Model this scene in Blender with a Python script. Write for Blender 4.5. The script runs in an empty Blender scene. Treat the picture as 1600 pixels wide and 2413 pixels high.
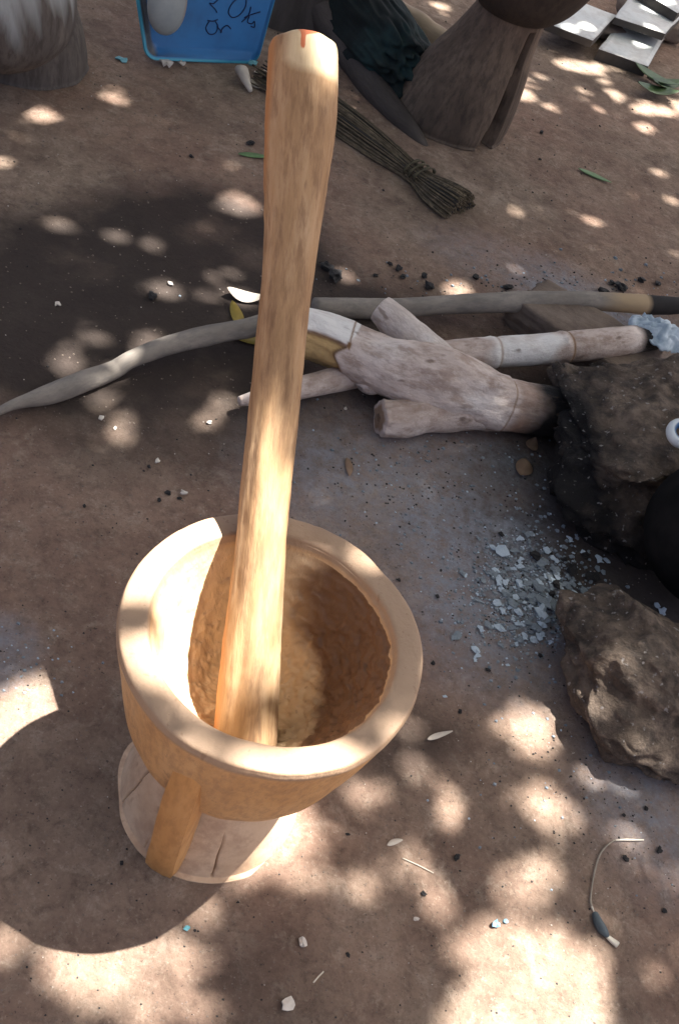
import bpy, bmesh, math, random
import numpy as np
from mathutils import Vector, Matrix, noise
random.seed(7); rng = np.random.default_rng(7)
R_ = math.radians
S = bpy.context.scene
COL = S.collection

# ------------------------------------------------------------------ camera
F, CH = 2270.0, 1.2546                      # focal length in photo pixels, camera height in metres
PITCH, ROLL = R_(45.7), R_(-23.2)
fw = Vector((0, math.cos(PITCH), -math.sin(PITCH)))
_r, _u = Vector((1, 0, 0)), Vector((1, 0, 0)).cross(fw)
rt = math.cos(ROLL)*_r - math.sin(ROLL)*_u
up = math.sin(ROLL)*_r + math.cos(ROLL)*_u
CAM = Vector((0, 0, CH))
cd = bpy.data.cameras.new('camera'); co = bpy.data.objects.new('camera', cd); COL.objects.link(co)
co.matrix_world = Matrix(((rt.x, up.x, -fw.x, 0), (rt.y, up.y, -fw.y, 0), (rt.z, up.z, -fw.z, CH), (0, 0, 0, 1)))
cd.sensor_fit = 'VERTICAL'; cd.sensor_height = 24.0; cd.sensor_width = 24.0
cd.lens = 24.0*F/2413.0; cd.clip_start = 0.02; cd.clip_end = 3000
S.camera = co

# ------------------------------------------------------------------ sky, sun, exposure
SUN_EL, SUN_AZ = R_(68.8), R_(40.0)         # azimuth counted from +x
SUN = Vector((math.cos(SUN_EL)*math.cos(SUN_AZ), math.cos(SUN_EL)*math.sin(SUN_AZ), math.sin(SUN_EL)))
w = bpy.data.worlds.new('World'); S.world = w; w.use_nodes = True
nt = w.node_tree; bg = nt.nodes['Background']
sk = nt.nodes.new('ShaderNodeTexSky'); sk.sky_type = 'NISHITA'; sk.sun_disc = False
sk.sun_elevation = SUN_EL; sk.sun_rotation = R_(90) - SUN_AZ; sk.dust_density = 7.0; sk.air_density = 0.35
nt.links.new(sk.outputs[0], bg.inputs[0]); bg.inputs[1].default_value = 0.062
sl = bpy.data.lights.new('sun', 'SUN'); sl.energy = 5.0; sl.angle = R_(0.53); sl.color = (1.0, 0.955, 0.90)
so = bpy.data.objects.new('sun', sl); COL.objects.link(so)
so.rotation_euler = SUN.to_track_quat('Z', 'Y').to_euler(); so.location = (4, 4, 9)
S.view_settings.view_transform = 'Standard'; S.view_settings.look = 'None'
S.view_settings.gamma = 1.0; S.view_settings.exposure = 2.68; S.view_settings.use_curve_mapping = False
S.render.engine = 'CYCLES'

# ------------------------------------------------------------------ measuring helpers (photo pixel -> point of the place)
def ray(px, py): return fw + rt*((px-800)/F) - up*((py-1206.5)/F)
def G(px, py, z=0.0):
    d = ray(px, py); return CAM + d*((z-CH)/d.z)
def OnPlane(px, py, p0, n):
    d = ray(px, py); return CAM + d*((p0-CAM).dot(n)/d.dot(n))
def mpp(p): return (Vector(p)-CAM).dot(fw)/F     # metres per photo pixel at a point
def fbm(p, s, o=4): return noise.fractal(Vector(p)*s, 1.0, 2.1, o)
def gz(x, y):                                     # height of the ground
    if x*x + (y-2)**2 > 60: return -0.004
    p = Vector((x, y, 0))
    return 0.006*noise.noise(p*2.3) + 0.003*noise.noise(p*9+Vector((4, 1, 0))) - 0.004
def Gg(px, py, dz=0.0):
    p = G(px, py); p.z = gz(p.x, p.y)+dz; return p

# ------------------------------------------------------------------ materials
def new_mat(name):
    m = bpy.data.materials.new(name); m.use_nodes = True
    n = m.node_tree; return m, n, n.nodes['Principled BSDF']
def node(n, t, **k):
    o = n.nodes.new(t)
    for a, b in k.items(): setattr(o, a, b)
    return o
def rgba(c): return (c[0], c[1], c[2], 1)
def coords(n, src, scale):
    if src == 'gc':
        a = node(n, 'ShaderNodeAttribute', attribute_name='gc'); v = a.outputs['Vector']
    else:
        a = node(n, 'ShaderNodeTexCoord'); v = a.outputs['Object']
    mp = node(n, 'ShaderNodeMapping'); mp.inputs['Scale'].default_value = scale
    n.links.new(v, mp.inputs[0]); return mp.outputs[0]
def noise_tex(n, vec, scale, detail=6, rough=.6, dist=0):
    t = node(n, 'ShaderNodeTexNoise'); t.inputs['Scale'].default_value = scale
    t.inputs['Detail'].default_value = detail; t.inputs['Roughness'].default_value = rough; t.inputs['Distortion'].default_value = dist
    n.links.new(vec, t.inputs['Vector']); return t.outputs['Fac']
def ramp(n, fac, stops):
    r = node(n, 'ShaderNodeValToRGB'); e = r.color_ramp.elements
    e[0].position, e[1].position = stops[0][0], stops[-1][0]
    e[0].color, e[1].color = rgba(stops[0][1]), rgba(stops[-1][1])
    for p, c in stops[1:-1]:
        q = e.new(p); q.color = rgba(c)
    n.links.new(fac, r.inputs[0]); return r.outputs[0]
def mix(n, fac, a, b, mode='MIX'):
    x = node(n, 'ShaderNodeMix', data_type='RGBA', blend_type=mode)
    for v, i in ((fac, 0), (a, 6), (b, 7)):
        if hasattr(v, 'is_linked'): n.links.new(v, x.inputs[i])
        else: x.inputs[i].default_value = v if i == 0 else rgba(v)
    return x.outputs[2]
def fmul(n, a, b, op='MULTIPLY'):
    x = node(n, 'ShaderNodeMath', operation=op); x.use_clamp = True
    for v, i in ((a, 0), (b, 1)):
        if hasattr(v, 'is_linked'): n.links.new(v, x.inputs[i])
        else: x.inputs[i].default_value = v
    return x.outputs[0]
def attr(n, name): return node(n, 'ShaderNodeAttribute', attribute_name=name).outputs['Fac']
def M(name, cols, scale=8, stretch=(1, 1, 1), rough=.8, bump=.3, bscale=60, bdist=.002, src='obj', extra=(), spec=.3, metal=0, fine=None, speck=None):
    """colour noise over 2-3 colours, bump, and extra = [(attribute, colour, noise breakup)]"""
    m, n, b = new_mat(name)
    v = coords(n, src, stretch)
    f = noise_tex(n, v, scale, 8, .65)
    k = len(cols)
    c = ramp(n, f, [(.30+.40*i/(k-1), cols[i]) for i in range(k)])
    if fine:
        f2 = noise_tex(n, v, fine[0], 5, .7)
        c = mix(n, ramp(n, f2, [(.45, (0, 0, 0)), (.62, (fine[2],)*3)]), c, fine[1])
    for a, ec, br in extra:
        g = attr(n, a)
        if br:
            f3 = noise_tex(n, v, br, 6, .7)
            add = fmul(n, fmul(n, f3, .5, 'SUBTRACT') if False else f3, 1.0)
            g = ramp(n, fmul(n, fmul(n, g, 1.35), fmul(n, add, .55, 'ADD')), [(.55, (0, 0, 0)), (.98, (1, 1, 1))])
        c = mix(n, g, c, ec)
    if speck:
        vo = noise_tex(n, v, speck[0], 2, .5)
        c = mix(n, ramp(n, vo, [(.66, (0, 0, 0)), (.72, (speck[2],)*3)]), c, speck[1])
    n.links.new(c, b.inputs['Base Color'])
    b.inputs['Roughness'].default_value = rough; b.inputs['Specular IOR Level'].default_value = spec; b.inputs['Metallic'].default_value = metal
    if bump:
        bp = node(n, 'ShaderNodeBump'); bp.inputs['Strength'].default_value = bump; bp.inputs['Distance'].default_value = bdist
        n.links.new(noise_tex(n, v, bscale, 8, .7), bp.inputs['Height']); n.links.new(bp.outputs[0], b.inputs['Normal'])
    return m

MAT = {}
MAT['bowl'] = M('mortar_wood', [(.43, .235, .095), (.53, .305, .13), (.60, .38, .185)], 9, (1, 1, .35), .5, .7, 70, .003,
                extra=[('rim', (.33, .225, .145), 0), ('inside', (.54, .38, .225), 0), ('stain_shade', (.15, .078, .04), 14)], fine=(110, (.26, .145, .075), .45), speck=(120, (.19, .11, .06), .4))
MAT['foot'] = M('mortar_foot_wood', [(.42, .27, .165), (.55, .385, .25), (.64, .465, .315)], 9, (1, 1, 1), .7, .4, 60, .003, fine=(24, (.36, .23, .15), .6), speck=(45, (.25, .15, .09), .5))
MAT['strut'] = M('strut_wood', [(.40, .19, .06), (.52, .27, .095), (.58, .34, .15)], 12, (1, 1, .3), .6, .3, 70, .002, fine=(80, (.3, .14, .05), .4))
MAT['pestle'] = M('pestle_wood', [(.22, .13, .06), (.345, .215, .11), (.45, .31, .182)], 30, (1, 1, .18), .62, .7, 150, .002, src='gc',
                  extra=[('bare', (.56, .44, .27), 18), ('orange', (.34, .15, .05), 10), ('red', (.42, .12, .05), 30)], fine=(90, (.18, .10, .052), .7), speck=(80, (.12, .07, .04), .5))  # bare: pale head, a sunlit patch painted into the wood colour
MAT['greywood'] = M('weathered_wood', [(.075, .062, .055), (.115, .098, .085), (.16, .138, .118)], 14, (1, 1, .2), .85, .5, 60, .004,
                    extra=[('flour', (.42, .45, .44), 16), ('soot', (.02, .018, .017), 0)], fine=(70, (.05, .04, .035), .6))
MAT['brownwood'] = M('old_brown_wood', [(.070, .050, .037), (.115, .083, .060), (.17, .125, .09)], 12, (1, 1, .3), .85, .5, 60, .004,
                     extra=[('flour', (.42, .45, .44), 16), ('soot', (.022, .018, .016), 0)], fine=(60, (.04, .03, .024), .6))  # soot slot here holds only the old mortar's painted shade
MAT['bark'] = M('tree_bark', [(.04, .032, .028), (.07, .058, .05), (.11, .092, .08)], 9, (1, 1, .3), .9, .8, 40, .008, src='gc')
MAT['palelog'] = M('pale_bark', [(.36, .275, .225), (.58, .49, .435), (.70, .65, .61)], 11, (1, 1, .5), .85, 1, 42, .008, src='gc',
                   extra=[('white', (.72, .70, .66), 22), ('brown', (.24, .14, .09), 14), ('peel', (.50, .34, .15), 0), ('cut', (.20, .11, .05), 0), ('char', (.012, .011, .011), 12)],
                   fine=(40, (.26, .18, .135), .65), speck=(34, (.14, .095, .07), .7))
MAT['greystick'] = M('grey_stick_bark', [(.15, .13, .11), (.22, .195, .165), (.30, .265, .225)], 18, (1, 1, .4), .85, .4, 90, .002, src='gc',
                     extra=[('tan', (.34, .25, .15), 20), ('white', (.5, .47, .42), 30), ('char', (.012, .011, .011), 14)], fine=(60, (.13, .12, .11), .6))
MAT['stone'] = M('sooty_stone', [(.055, .041, .031), (.13, .098, .074), (.26, .20, .152)], 15, (1, 1, 1), .95, 1, 30, .018,
                 extra=[('soot', (.012, .011, .011), 6)], fine=(26, (.03, .026, .024), .7), speck=(90, (.40, .38, .36), .55))
MAT['block'] = M('clay_block', [(.10, .075, .06), (.15, .115, .09), (.19, .15, .12)], 14, (1, 1, 1), .95, .7, 50, .006, extra=[('soot', (.02, .018, .018), 10)])
MAT['pot'] = M('sooty_pot', [(.006, .006, .006), (.010, .010, .010), (.016, .015, .015)], 14, rough=.95, bump=.25, bscale=80, bdist=.002, spec=.05)
MAT['blue'] = M('blue_paint', [(.001, .10, .28), (.002, .14, .38), (.003, .165, .43)], 6, rough=.45, bump=.06, bscale=40, spec=.5,
                extra=[('worn', (.06, .36, .50), 9), ('grime', (.07, .075, .075), 14)])
MAT['ink'] = M('dark_marker', [(.004, .012, .05), (.006, .02, .075)], 60, rough=.6, bump=0)
MAT['pale'] = M('pale_plastic', [(.27, .30, .30), (.37, .40, .39)], 12, rough=.4, bump=.1, bscale=50, extra=[('grime', (.30, .22, .16), 25)])
MAT['slab'] = M('pale_slab', [(.44, .47, .46), (.56, .58, .56), (.62, .61, .56)], 5, rough=.55, bump=.25, bscale=30, extra=[('grime', (.16, .13, .11), 10)], fine=(22, (.34, .33, .3), .4))
MAT['slabside'] = M('slab_side', [(.05, .045, .04), (.09, .08, .07)], 14, rough=.9)
MAT['cloth'] = M('dark_green_cloth', [(.004, .006, .006), (.008, .014, .014), (.016, .042, .042)], 6, rough=.9, bump=.4, bscale=90)
MAT['straw'] = M('broom_straw', [(.055, .043, .028), (.12, .092, .058), (.22, .17, .11)], 30, rough=.8, bump=0, src='gc', extra=[('dark', (.04, .035, .03), 0)])
MAT['bind'] = M('broom_binding', [(.05, .045, .03), (.10, .085, .05)], 40, rough=.9, bump=.5, bscale=200)
MAT['ash'] = M('ash_flake', [(.26, .33, .39), (.40, .48, .55), (.60, .66, .70)], 25, rough=.95, bump=.5, bscale=160)
MAT['greyash'] = M('grey_ash_flake', [(.11, .135, .155), (.19, .225, .25), (.29, .325, .345)], 25, rough=.95, bump=.5, bscale=160)
MAT['coal'] = M('charcoal', [(.008, .008, .008), (.018, .017, .017), (.035, .034, .034)], 60, rough=.7, bump=.6, bscale=200)
MAT['chip'] = M('pale_chip', [(.45, .40, .34), (.62, .58, .52)], 40, rough=.8)
MAT['brownleaf'] = M('dry_leaf', [(.16, .10, .065), (.24, .165, .11)], 30, rough=.85)
MAT['paleleaf'] = M('pale_dry_leaf', [(.46, .40, .33), (.58, .52, .44)], 30, rough=.85)
MAT['greenleaf'] = M('green_leaf', [(.07, .14, .05), (.15, .24, .10)], 30, rough=.55)
MAT['sprig'] = M('sprig_leaf', [(.035, .075, .025), (.08, .13, .05)], 30, rough=.5)
MAT['yellowleaf'] = M('yellow_leaf', [(.22, .16, .025), (.34, .25, .05)], 30, rough=.6)
MAT['pod'] = M('dark_pod', [(.04, .055, .065), (.08, .10, .11)], 40, rough=.5)
MAT['stem'] = M('dry_stem', [(.10, .08, .06), (.28, .23, .17)], 60, rough=.8, extra=[('pale', (.6, .55, .45), 0)])
MAT['bluebit'] = M('blue_foil', [(.12, .28, .42), (.3, .5, .62)], 60, rough=.35)
MAT['teal'] = M('teal_scrap', [(.05, .22, .25), (.2, .45, .5)], 60, rough=.5)
MAT['white'] = M('white_enamel', [(.55, .62, .65), (.66, .72, .74)], 20, rough=.35, bump=.05, extra=[('inner', (.03, .10, .22), 0)])
MAT['pebble'] = M('pebble', [(.14, .11, .09), (.22, .18, .15)], 40, rough=.9)

m, n, b = new_mat('tree_leaf')                 # leaves let some light through
v = coords(n, 'obj', (1, 1, 1)); c = ramp(n, noise_tex(n, v, 3, 3), [(.35, (.035, .075, .02)), (.65, (.075, .13, .035))])
n.links.new(c, b.inputs['Base Color']); b.inputs['Roughness'].default_value = .5
tl = node(n, 'ShaderNodeBsdfTranslucent'); n.links.new(c, tl.inputs[0]); mx = node(n, 'ShaderNodeMixShader'); mx.inputs[0].default_value = .3
n.links.new(b.outputs[0], mx.inputs[1]); n.links.new(tl.outputs[0], mx.inputs[2]); n.links.new(mx.outputs[0], n.nodes['Material Output'].inputs[0]); MAT['leaf'] = m

# ------------------------------------------------------------------ mesh helpers
def mesh_obj(name, verts, faces, mat, parent=None, attrs=None, smooth=True, mats=None, fmat=None):
    me = bpy.data.meshes.new(name); me.from_pydata([tuple(p) for p in verts], [], faces); me.update()
    if smooth: me.polygons.foreach_set('use_smooth', [True]*len(me.polygons))
    for k, vals in (attrs or {}).items():
        if k == 'gc':
            a = me.attributes.new('gc', 'FLOAT_VECTOR', 'POINT'); a.data.foreach_set('vector', np.asarray(vals, dtype=np.float32).ravel())
        else:
            a = me.attributes.new(k, 'FLOAT', 'POINT'); a.data.foreach_set('value', np.asarray(vals, dtype=np.float32))
    for mm in (mats or [mat]): me.materials.append(MAT[mm] if isinstance(mm, str) else mm)
    if fmat is not None: me.polygons.foreach_set('material_index', fmat)
    o = bpy.data.objects.new(name, me); COL.objects.link(o)
    if parent:
        o.parent = parent; o.matrix_parent_inverse = Matrix.Translation(-parent.location)
    return o
def tag(o, label=None, cat=None, group=None, kind=None):
    for k, x in (('label', label), ('category', cat), ('group', group), ('kind', kind)):
        if x: o[k] = x
    return o
def thing(name, loc, label, cat, group=None):
    o = bpy.data.objects.new(name, None); o.empty_display_size = .05; COL.objects.link(o); o.location = loc
    return tag(o, label, cat, group)
def origin_to(o, p):
    """put a mesh object's origin at p (its base)"""
    p = Vector(p); o.data.transform(Matrix.Translation(-p)); o.location = p; return o
def spline(pts, n):
    """Catmull-Rom through tuples of floats, n samples"""
    P = np.array(pts, float); k = len(P); out = []
    for i in range(n):
        t = i/(n-1)*(k-1); j = min(int(t), k-2); u = t-j
        p0, p1, p2, p3 = P[max(j-1, 0)], P[j], P[j+1], P[min(j+2, k-1)]
        out.append(.5*((2*p1)+(-p0+p2)*u+(2*p0-5*p1+4*p2-p3)*u*u+(-p0+3*p1-3*p2+p3)*u**3))
    return np.array(out)
def tube(name, pts, mat, parent=None, seg=24, n=60, amp=.0, nsc=30, afn=None, rfn=None, cap_round=.0, lump=0, seed=0):
    """pts: (x,y,z,r); afn(t,theta,pos)->dict ; rfn(t,theta)->radius factor"""
    Q = spline(pts, n); P, rr = Q[:, :3], np.maximum(Q[:, 3], .0004)
    if cap_round:
        L = np.concatenate([[0], np.cumsum(np.linalg.norm(np.diff(P, axis=0), axis=1))])
        for e in (0, 1):
            d = L if e == 0 else L[-1]-L
            k = np.clip(d/(rr*cap_round), 0, 1); rr = rr*np.sqrt(np.clip(1-(1-k)**2, .05, 1))
    T = np.gradient(P, axis=0); T /= np.linalg.norm(T, axis=1)[:, None]
    N = np.cross(T[0], (0, 0, 1)); 
    if np.linalg.norm(N) < .1: N = np.cross(T[0], (0, 1, 0))
    N /= np.linalg.norm(N)
    verts, gc, A, s = [], [], {}, 0
    off = Vector((seed*3.1, seed*1.7, 0))
    for i in range(n):
        N = N-T[i]*N.dot(T[i]); N /= np.linalg.norm(N); B = np.cross(T[i], N)
        if i: s += np.linalg.norm(P[i]-P[i-1])
        for j in range(seg):
            th = 2*math.pi*j/seg; c_, s_ = math.cos(th), math.sin(th); r = rr[i]
            if rfn: r *= rfn(i/(n-1), th)
            q = Vector((c_*rr[i], s_*rr[i], s*.5))+off
            if amp: r *= 1+amp*noise.fractal(q*nsc, 1, 2, 3)
            if lump: r *= 1+lump*noise.noise(q*nsc*.25)
            verts.append(P[i]+(N*c_+B*s_)*r); gc.append((c_*rr[i]+off.x, s_*rr[i]+off.y, s))
            if afn:
                for k, x in afn(i/(n-1), th, verts[-1]).items(): A.setdefault(k, []).append(x)
    faces = [(i*seg+j, i*seg+(j+1) % seg, (i+1)*seg+(j+1) % seg, (i+1)*seg+j) for i in range(n-1) for j in range(seg)]
    for e, i in ((0, 0), (1, n-1)):
        ci = len(verts); verts.append(P[i]+T[i]*(.25*rr[i]*(1 if e else -1)) if cap_round else P[i]); gc.append((0, 0, s*e))
        for k in A: A[k].append(A[k][i*seg])
        faces += [(ci, i*seg+(j+1) % seg, i*seg+j) if e == 0 else (ci, i*seg+j, i*seg+(j+1) % seg) for j in range(seg)]
    A['gc'] = gc
    return mesh_obj(name, verts, faces, mat, parent, A)
def lathe(name, prof, mat, parent=None, seg=160, n=90, center=(0, 0, 0), dfn=None, afn=None, tilt=None, closed_top=True):
    """prof: (r,z) from the bottom centre round to the inside; dfn(theta,s,p,r,z)->(r,z)"""
    Q = spline(prof, n); verts, A = [], {}
    for i in range(n):
        for j in range(seg):
            th = 2*math.pi*j/seg; r, z = max(Q[i, 0], .0002), Q[i, 1]
            if dfn: r, z = dfn(th, i/(n-1), r, z)
            p = Vector((r*math.cos(th), r*math.sin(th), z))
            if afn:
                for k, x in afn(i/(n-1), th, p).items(): A.setdefault(k, []).append(x)
            if tilt is not None: p = tilt @ p
            verts.append(p+Vector(center))
    faces = [(i*seg+j, i*seg+(j+1) % seg, (i+1)*seg+(j+1) % seg, (i+1)*seg+j) for i in range(n-1) for j in range(seg)]
    faces.append(tuple(range(seg-1, -1, -1)))
    if closed_top: faces.append(tuple((n-1)*seg+j for j in range(seg)))
    return mesh_obj(name, verts, faces, mat, parent, A)
def rock(name, center, half, mat, rot=0, sub=5, amp=.25, nsc=4, box=.5, seed=0, afn=None, parent=None, flat=True, tilt=0, fine=.05, cuts=0):
    bm = bmesh.new(); bmesh.ops.create_icosphere(bm, subdivisions=sub, radius=1)
    rp_ = random.Random(seed); planes = [(Vector((rp_.gauss(0, 1), rp_.gauss(0, 1), rp_.gauss(.2, 1))).normalized(), rp_.uniform(.66, .92)) for _ in range(cuts)]
    A = {}; mt = Matrix.Rotation(rot, 3, 'Z') @ Matrix.Rotation(tilt, 3, 'X'); off = Vector((seed*7.3, seed*2.9, seed*5.1)); vs = []
    for v in bm.verts:
        d = v.co.normalized(); mxx = max(abs(d.x), abs(d.y), abs(d.z))
        p = d*(1-box)+d/mxx*box*.9
        for pn, po in planes:
            e_ = p.dot(pn)-po
            if e_ > 0: p = p-pn*(e_*.85)
        k = 1+amp*noise.fractal(d*nsc*.3+off, 1, 2, 3)+fine*noise.fractal(d*nsc*2+off, .8, 2.1, 5)
        p = mt @ Vector((p.x*half[0]*k, p.y*half[1]*k, p.z*half[2]*k)); vs.append(p+Vector(center))
    for v_, p in zip(bm.verts, vs): v_.co = p
    faces = [tuple(x.index for x in f.verts) for f in bm.faces]; bm.free()
    if flat:
        for p in vs:
            g = gz(p.x, p.y)-.004
            if p.z < g: p.z = g
    if afn:
        for p in vs:
            for k, x in afn(p).items(): A.setdefault(k, []).append(x)
    return mesh_obj(name, vs, faces, mat, parent, A)
def lump_mesh(name, r, seed, sub=2, sq=(1, 1, .7), amp=.5):
    bm = bmesh.new(); bmesh.ops.create_icosphere(bm, subdivisions=sub, radius=1); off = Vector((seed*3.7, seed*1.3, seed*.7))
    for v in bm.verts:
        d = v.co.copy(); k = r*(1+amp*noise.noise(d*1.4+off)+amp*.4*noise.noise(d*4+off)); v.co = Vector((d.x*sq[0], d.y*sq[1], d.z*sq[2]))*k
    zmin = min(v.co.z for v in bm.verts)
    for v in bm.verts: v.co.z -= zmin+.0004
    me = bpy.data.meshes.new(name); bm.to_mesh(me); bm.free(); me.polygons.foreach_set('use_smooth', [False]*len(me.polygons)); return me
def put(name, me, mat, p, rz, sc, label, cat, group=None):
    if not me.materials: me.materials.append(MAT[mat])
    o = bpy.data.objects.new(name, me); COL.objects.link(o); o.location = p; o.rotation_euler = (0, 0, rz); o.scale = (sc,)*3
    return tag(o, label, cat, group)
def flake_mesh(name, r, seed, th=.12, curl=.35):
    """a curled, ragged flake with thickness"""
    rr = random.Random(seed); k = 9; top = []
    for i in range(k):
        a = 2*math.pi*i/k; q = r*rr.uniform(.55, 1.1); top.append((q*math.cos(a), q*.75*math.sin(a), 0))
    tv = [(0, 0, r*curl*.7)]+[(x, y, r*curl*(rr.uniform(0, 1.0))) for x, y, _ in top]
    tv = [(x, y, z+r*th+.0008) for x, y, z in tv]; bv = [(x*.96, y*.96, max(z-r*th-.0006, -.0005)) for x, y, z in tv]
    f = []
    for i in range(k):
        a, b_ = 1+i, 1+(i+1) % k; f += [(0, a, b_), (k+1, k+1+b_, k+1+a), (a, k+1+a, k+1+b_, b_)]
    me = bpy.data.meshes.new(name); me.from_pydata(tv+bv, [], f); me.update(); return me
def leaf_blade(name, p, yaw, L, W, mat, label, cat='leaf', group=None, curl=.15, fold=.18, pitch=0, parent=None):
    n = 13; vs, fs = [], []
    for i in range(n):
        t = i/(n-1); wd = W*.5*math.sin(math.pi*t**.85)**.8+.0006; x = L*(t-.5)
        y0 = .06*L*math.sin(t*3.1); zz = curl*L*(2*t-1)**2*.5
        for s_, dz in ((-1, fold*wd), (0, 0), (1, fold*wd)): vs.append((x, y0+s_*wd, zz+dz))
    k = len(vs); vs += [(x, y, z-.0007) for x, y, z in vs]
    for i in range(n-1):
        for j in range(2):
            a = i*3+j; fs.append((a, a+3, a+4, a+1)); fs.append((k+a, k+a+1, k+a+4, k+a+3))
        for a, b_ in ((i*3, i*3+3), (i*3+5, i*3+2)): fs.append((a, k+a, k+b_, b_))
    fs += [(0, 1, k+1, k), (1, 2, k+2, k+1)]
    mt = Matrix.Rotation(yaw, 4, 'Z') @ Matrix.Rotation(pitch, 4, 'Y')
    vs = [mt @ Vector(q) for q in vs]; zm = min(q.z for q in vs)
    vs = [q-Vector((0, 0, zm)) for q in vs]
    o = mesh_obj(name, vs, fs, mat); o.location = p
    if parent: o.parent = parent; o.location = Vector(p)-parent.location
    else: tag(o, label, cat, group)
    return o

# ------------------------------------------------------------------ the ground
MORT = Vector((-.012, .634, 0)); HM, RM = .393, .17
def axis_vals(lo, hi, step, far, grow=1.25):
    a = list(np.arange(lo, hi, step)); s, x = step, a[-1]
    while x < far: s *= grow; x += s; a.append(x)
    s, x = step, a[0]
    while x > -far: s *= grow; x -= s; a.insert(0, x)
    return a
XS, YS = axis_vals(-1.5, .95, .011, 900), axis_vals(.15, 5.2, .013, 900)
def blob(p, c, rx, ry, rot, soft=.5):
    d = Vector((p[0]-c[0], p[1]-c[1])); cs, sn = math.cos(rot), math.sin(rot)
    u, v_ = (d.x*cs+d.y*sn)/rx, (-d.x*sn+d.y*cs)/ry
    return max(0, min(1, (1-math.hypot(u, v_))/soft))
def gp(px, py): q = G(px, py); return (q.x, q.y)
def build_ground():
    vs, fs, dark, ash, red = [], [], [], [], []
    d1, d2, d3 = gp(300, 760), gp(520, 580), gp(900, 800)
    a1, a2, a3, a4 = gp(1180, 1330), gp(1330, 690), gp(1000, 1150), gp(1560, 1830); a5 = gp(-10, 1530)
    for y in YS:
        for x in XS:
            far = abs(x) > 3 or y > 8 or y < -2
            vs.append((x, y, gz(x, y)))
            if far: dark.append(0); ash.append(0); red.append(.5); continue
            n1 = .45*noise.fractal(Vector((x*5, y*5, 1)), 1, 2, 4)
            p = (x, y)
            d = max(1.1*blob(p, d1, .56, .46, .3), blob(p, d2, .42, .32, .4), .75*blob(p, d3, .5, .3, .5), 1.25*blob(p, gp(1470, 1270), .40, .38, .3), 1.1*blob(p, gp(1380, 1010), .3, .25, .2), .5*blob(p, gp(870, 1760), .2, .09, .6), .4*blob(p, gp(660, 2330), .12, .1, .6))  # hearth blobs hold soot and the shade under the pot, put into the colour
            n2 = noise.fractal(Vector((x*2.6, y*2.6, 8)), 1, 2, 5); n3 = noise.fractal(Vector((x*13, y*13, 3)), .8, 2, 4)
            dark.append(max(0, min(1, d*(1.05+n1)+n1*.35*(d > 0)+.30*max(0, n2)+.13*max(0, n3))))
            a = max(1.25*blob(p, a1, .40, .34, .4, .8), .75*blob(p, a2, .45, .18, .0, .7), .6*blob(p, a3, .42, .28, .4), .55*blob(p, a4, .2, .25, .2), .8*blob(p, a5, .08, .08, 0))
            a *= 1-.9*blob(p, gp(1450, 1310), .22, .24, .3)
            ash.append(max(0, min(1, a*(1+1.3*n1))))
            red.append(max(0, min(1, .5+1.3*noise.fractal(Vector((x*1.7, y*1.7, 5)), 1, 2, 3))))
    w_ = len(XS)
    for j in range(len(YS)-1):
        for i in range(w_-1): a = j*w_+i; fs.append((a, a+1, a+w_+1, a+w_))
    m, n, b = new_mat('packed_earth')
    v = coords(n, 'obj', (1, 1, 1))
    c = ramp(n, noise_tex(n, v, 6, 12, .72, .3), [(.32, (0.135, 0.097, 0.071)), (.46, (0.217, 0.158, 0.118)), (.56, (0.276, 0.208, 0.154)), (.70, (0.379, 0.300, 0.229))])
    c = mix(n, fmul(n, attr(n, 'red'), .5), c, (0.271, 0.160, 0.118))
    f = noise_tex(n, v, 30, 10, .8, .5); c = mix(n, ramp(n, f, [(.48, (0, 0, 0)), (.66, (.7, .7, .7))]), c, (0.108, 0.076, 0.056))
    f = noise_tex(n, v, 19, 9, .8, .4); c = mix(n, ramp(n, f, [(.52, (0, 0, 0)), (.70, (.75, .75, .75))]), c, (0.401, 0.322, 0.250))
    f = noise_tex(n, v, 110, 6, .8); c = mix(n, ramp(n, f, [(.50, (0, 0, 0)), (.68, (.42, .42, .42))]), c, (0.092, 0.065, 0.049))
    f = noise_tex(n, v, 140, 4, .7); c = mix(n, ramp(n, f, [(.58, (0, 0, 0)), (.70, (.4, .4, .4))]), c, (0.455, 0.371, 0.290))
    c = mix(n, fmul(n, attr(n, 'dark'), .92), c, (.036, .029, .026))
    f2 = noise_tex(n, v, 38, 8, .8)
    c = mix(n, fmul(n, attr(n, 'ash'), ramp(n, f2, [(.36, (.2, .2, .2)), (.62, (.95, .95, .95))])), c, (.25, .27, .305))
    f3 = noise_tex(n, v, 260, 3, .6); c = mix(n, fmul(n, attr(n, 'ash'), ramp(n, f3, [(.66, (0, 0, 0)), (.72, (.7, .7, .7))])), c, (.5, .52, .53))
    f4 = noise_tex(n, v, 170, 3, .6); c = mix(n, ramp(n, f4, [(.66, (0, 0, 0)), (.71, (.75, .75, .75))]), c, (.05, .04, .035))
    n.links.new(c, b.inputs['Base Color']); b.inputs['Roughness'].default_value = .95; b.inputs['Specular IOR Level'].default_value = .15
    b1 = node(n, 'ShaderNodeBump'); b1.inputs['Strength'].default_value = .8; b1.inputs['Distance'].default_value = .010
    n.links.new(noise_tex(n, v, 42, 10, .72), b1.inputs['Height'])
    b2 = node(n, 'ShaderNodeBump'); b2.inputs['Strength'].default_value = .8; b2.inputs['Distance'].default_value = .004
    n.links.new(noise_tex(n, v, 150, 8, .78), b2.inputs['Height']); n.links.new(b1.outputs[0], b2.inputs['Normal']); n.links.new(b2.outputs[0], b.inputs['Normal'])
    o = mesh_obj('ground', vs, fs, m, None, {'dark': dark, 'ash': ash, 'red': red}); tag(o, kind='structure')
build_ground()

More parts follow.
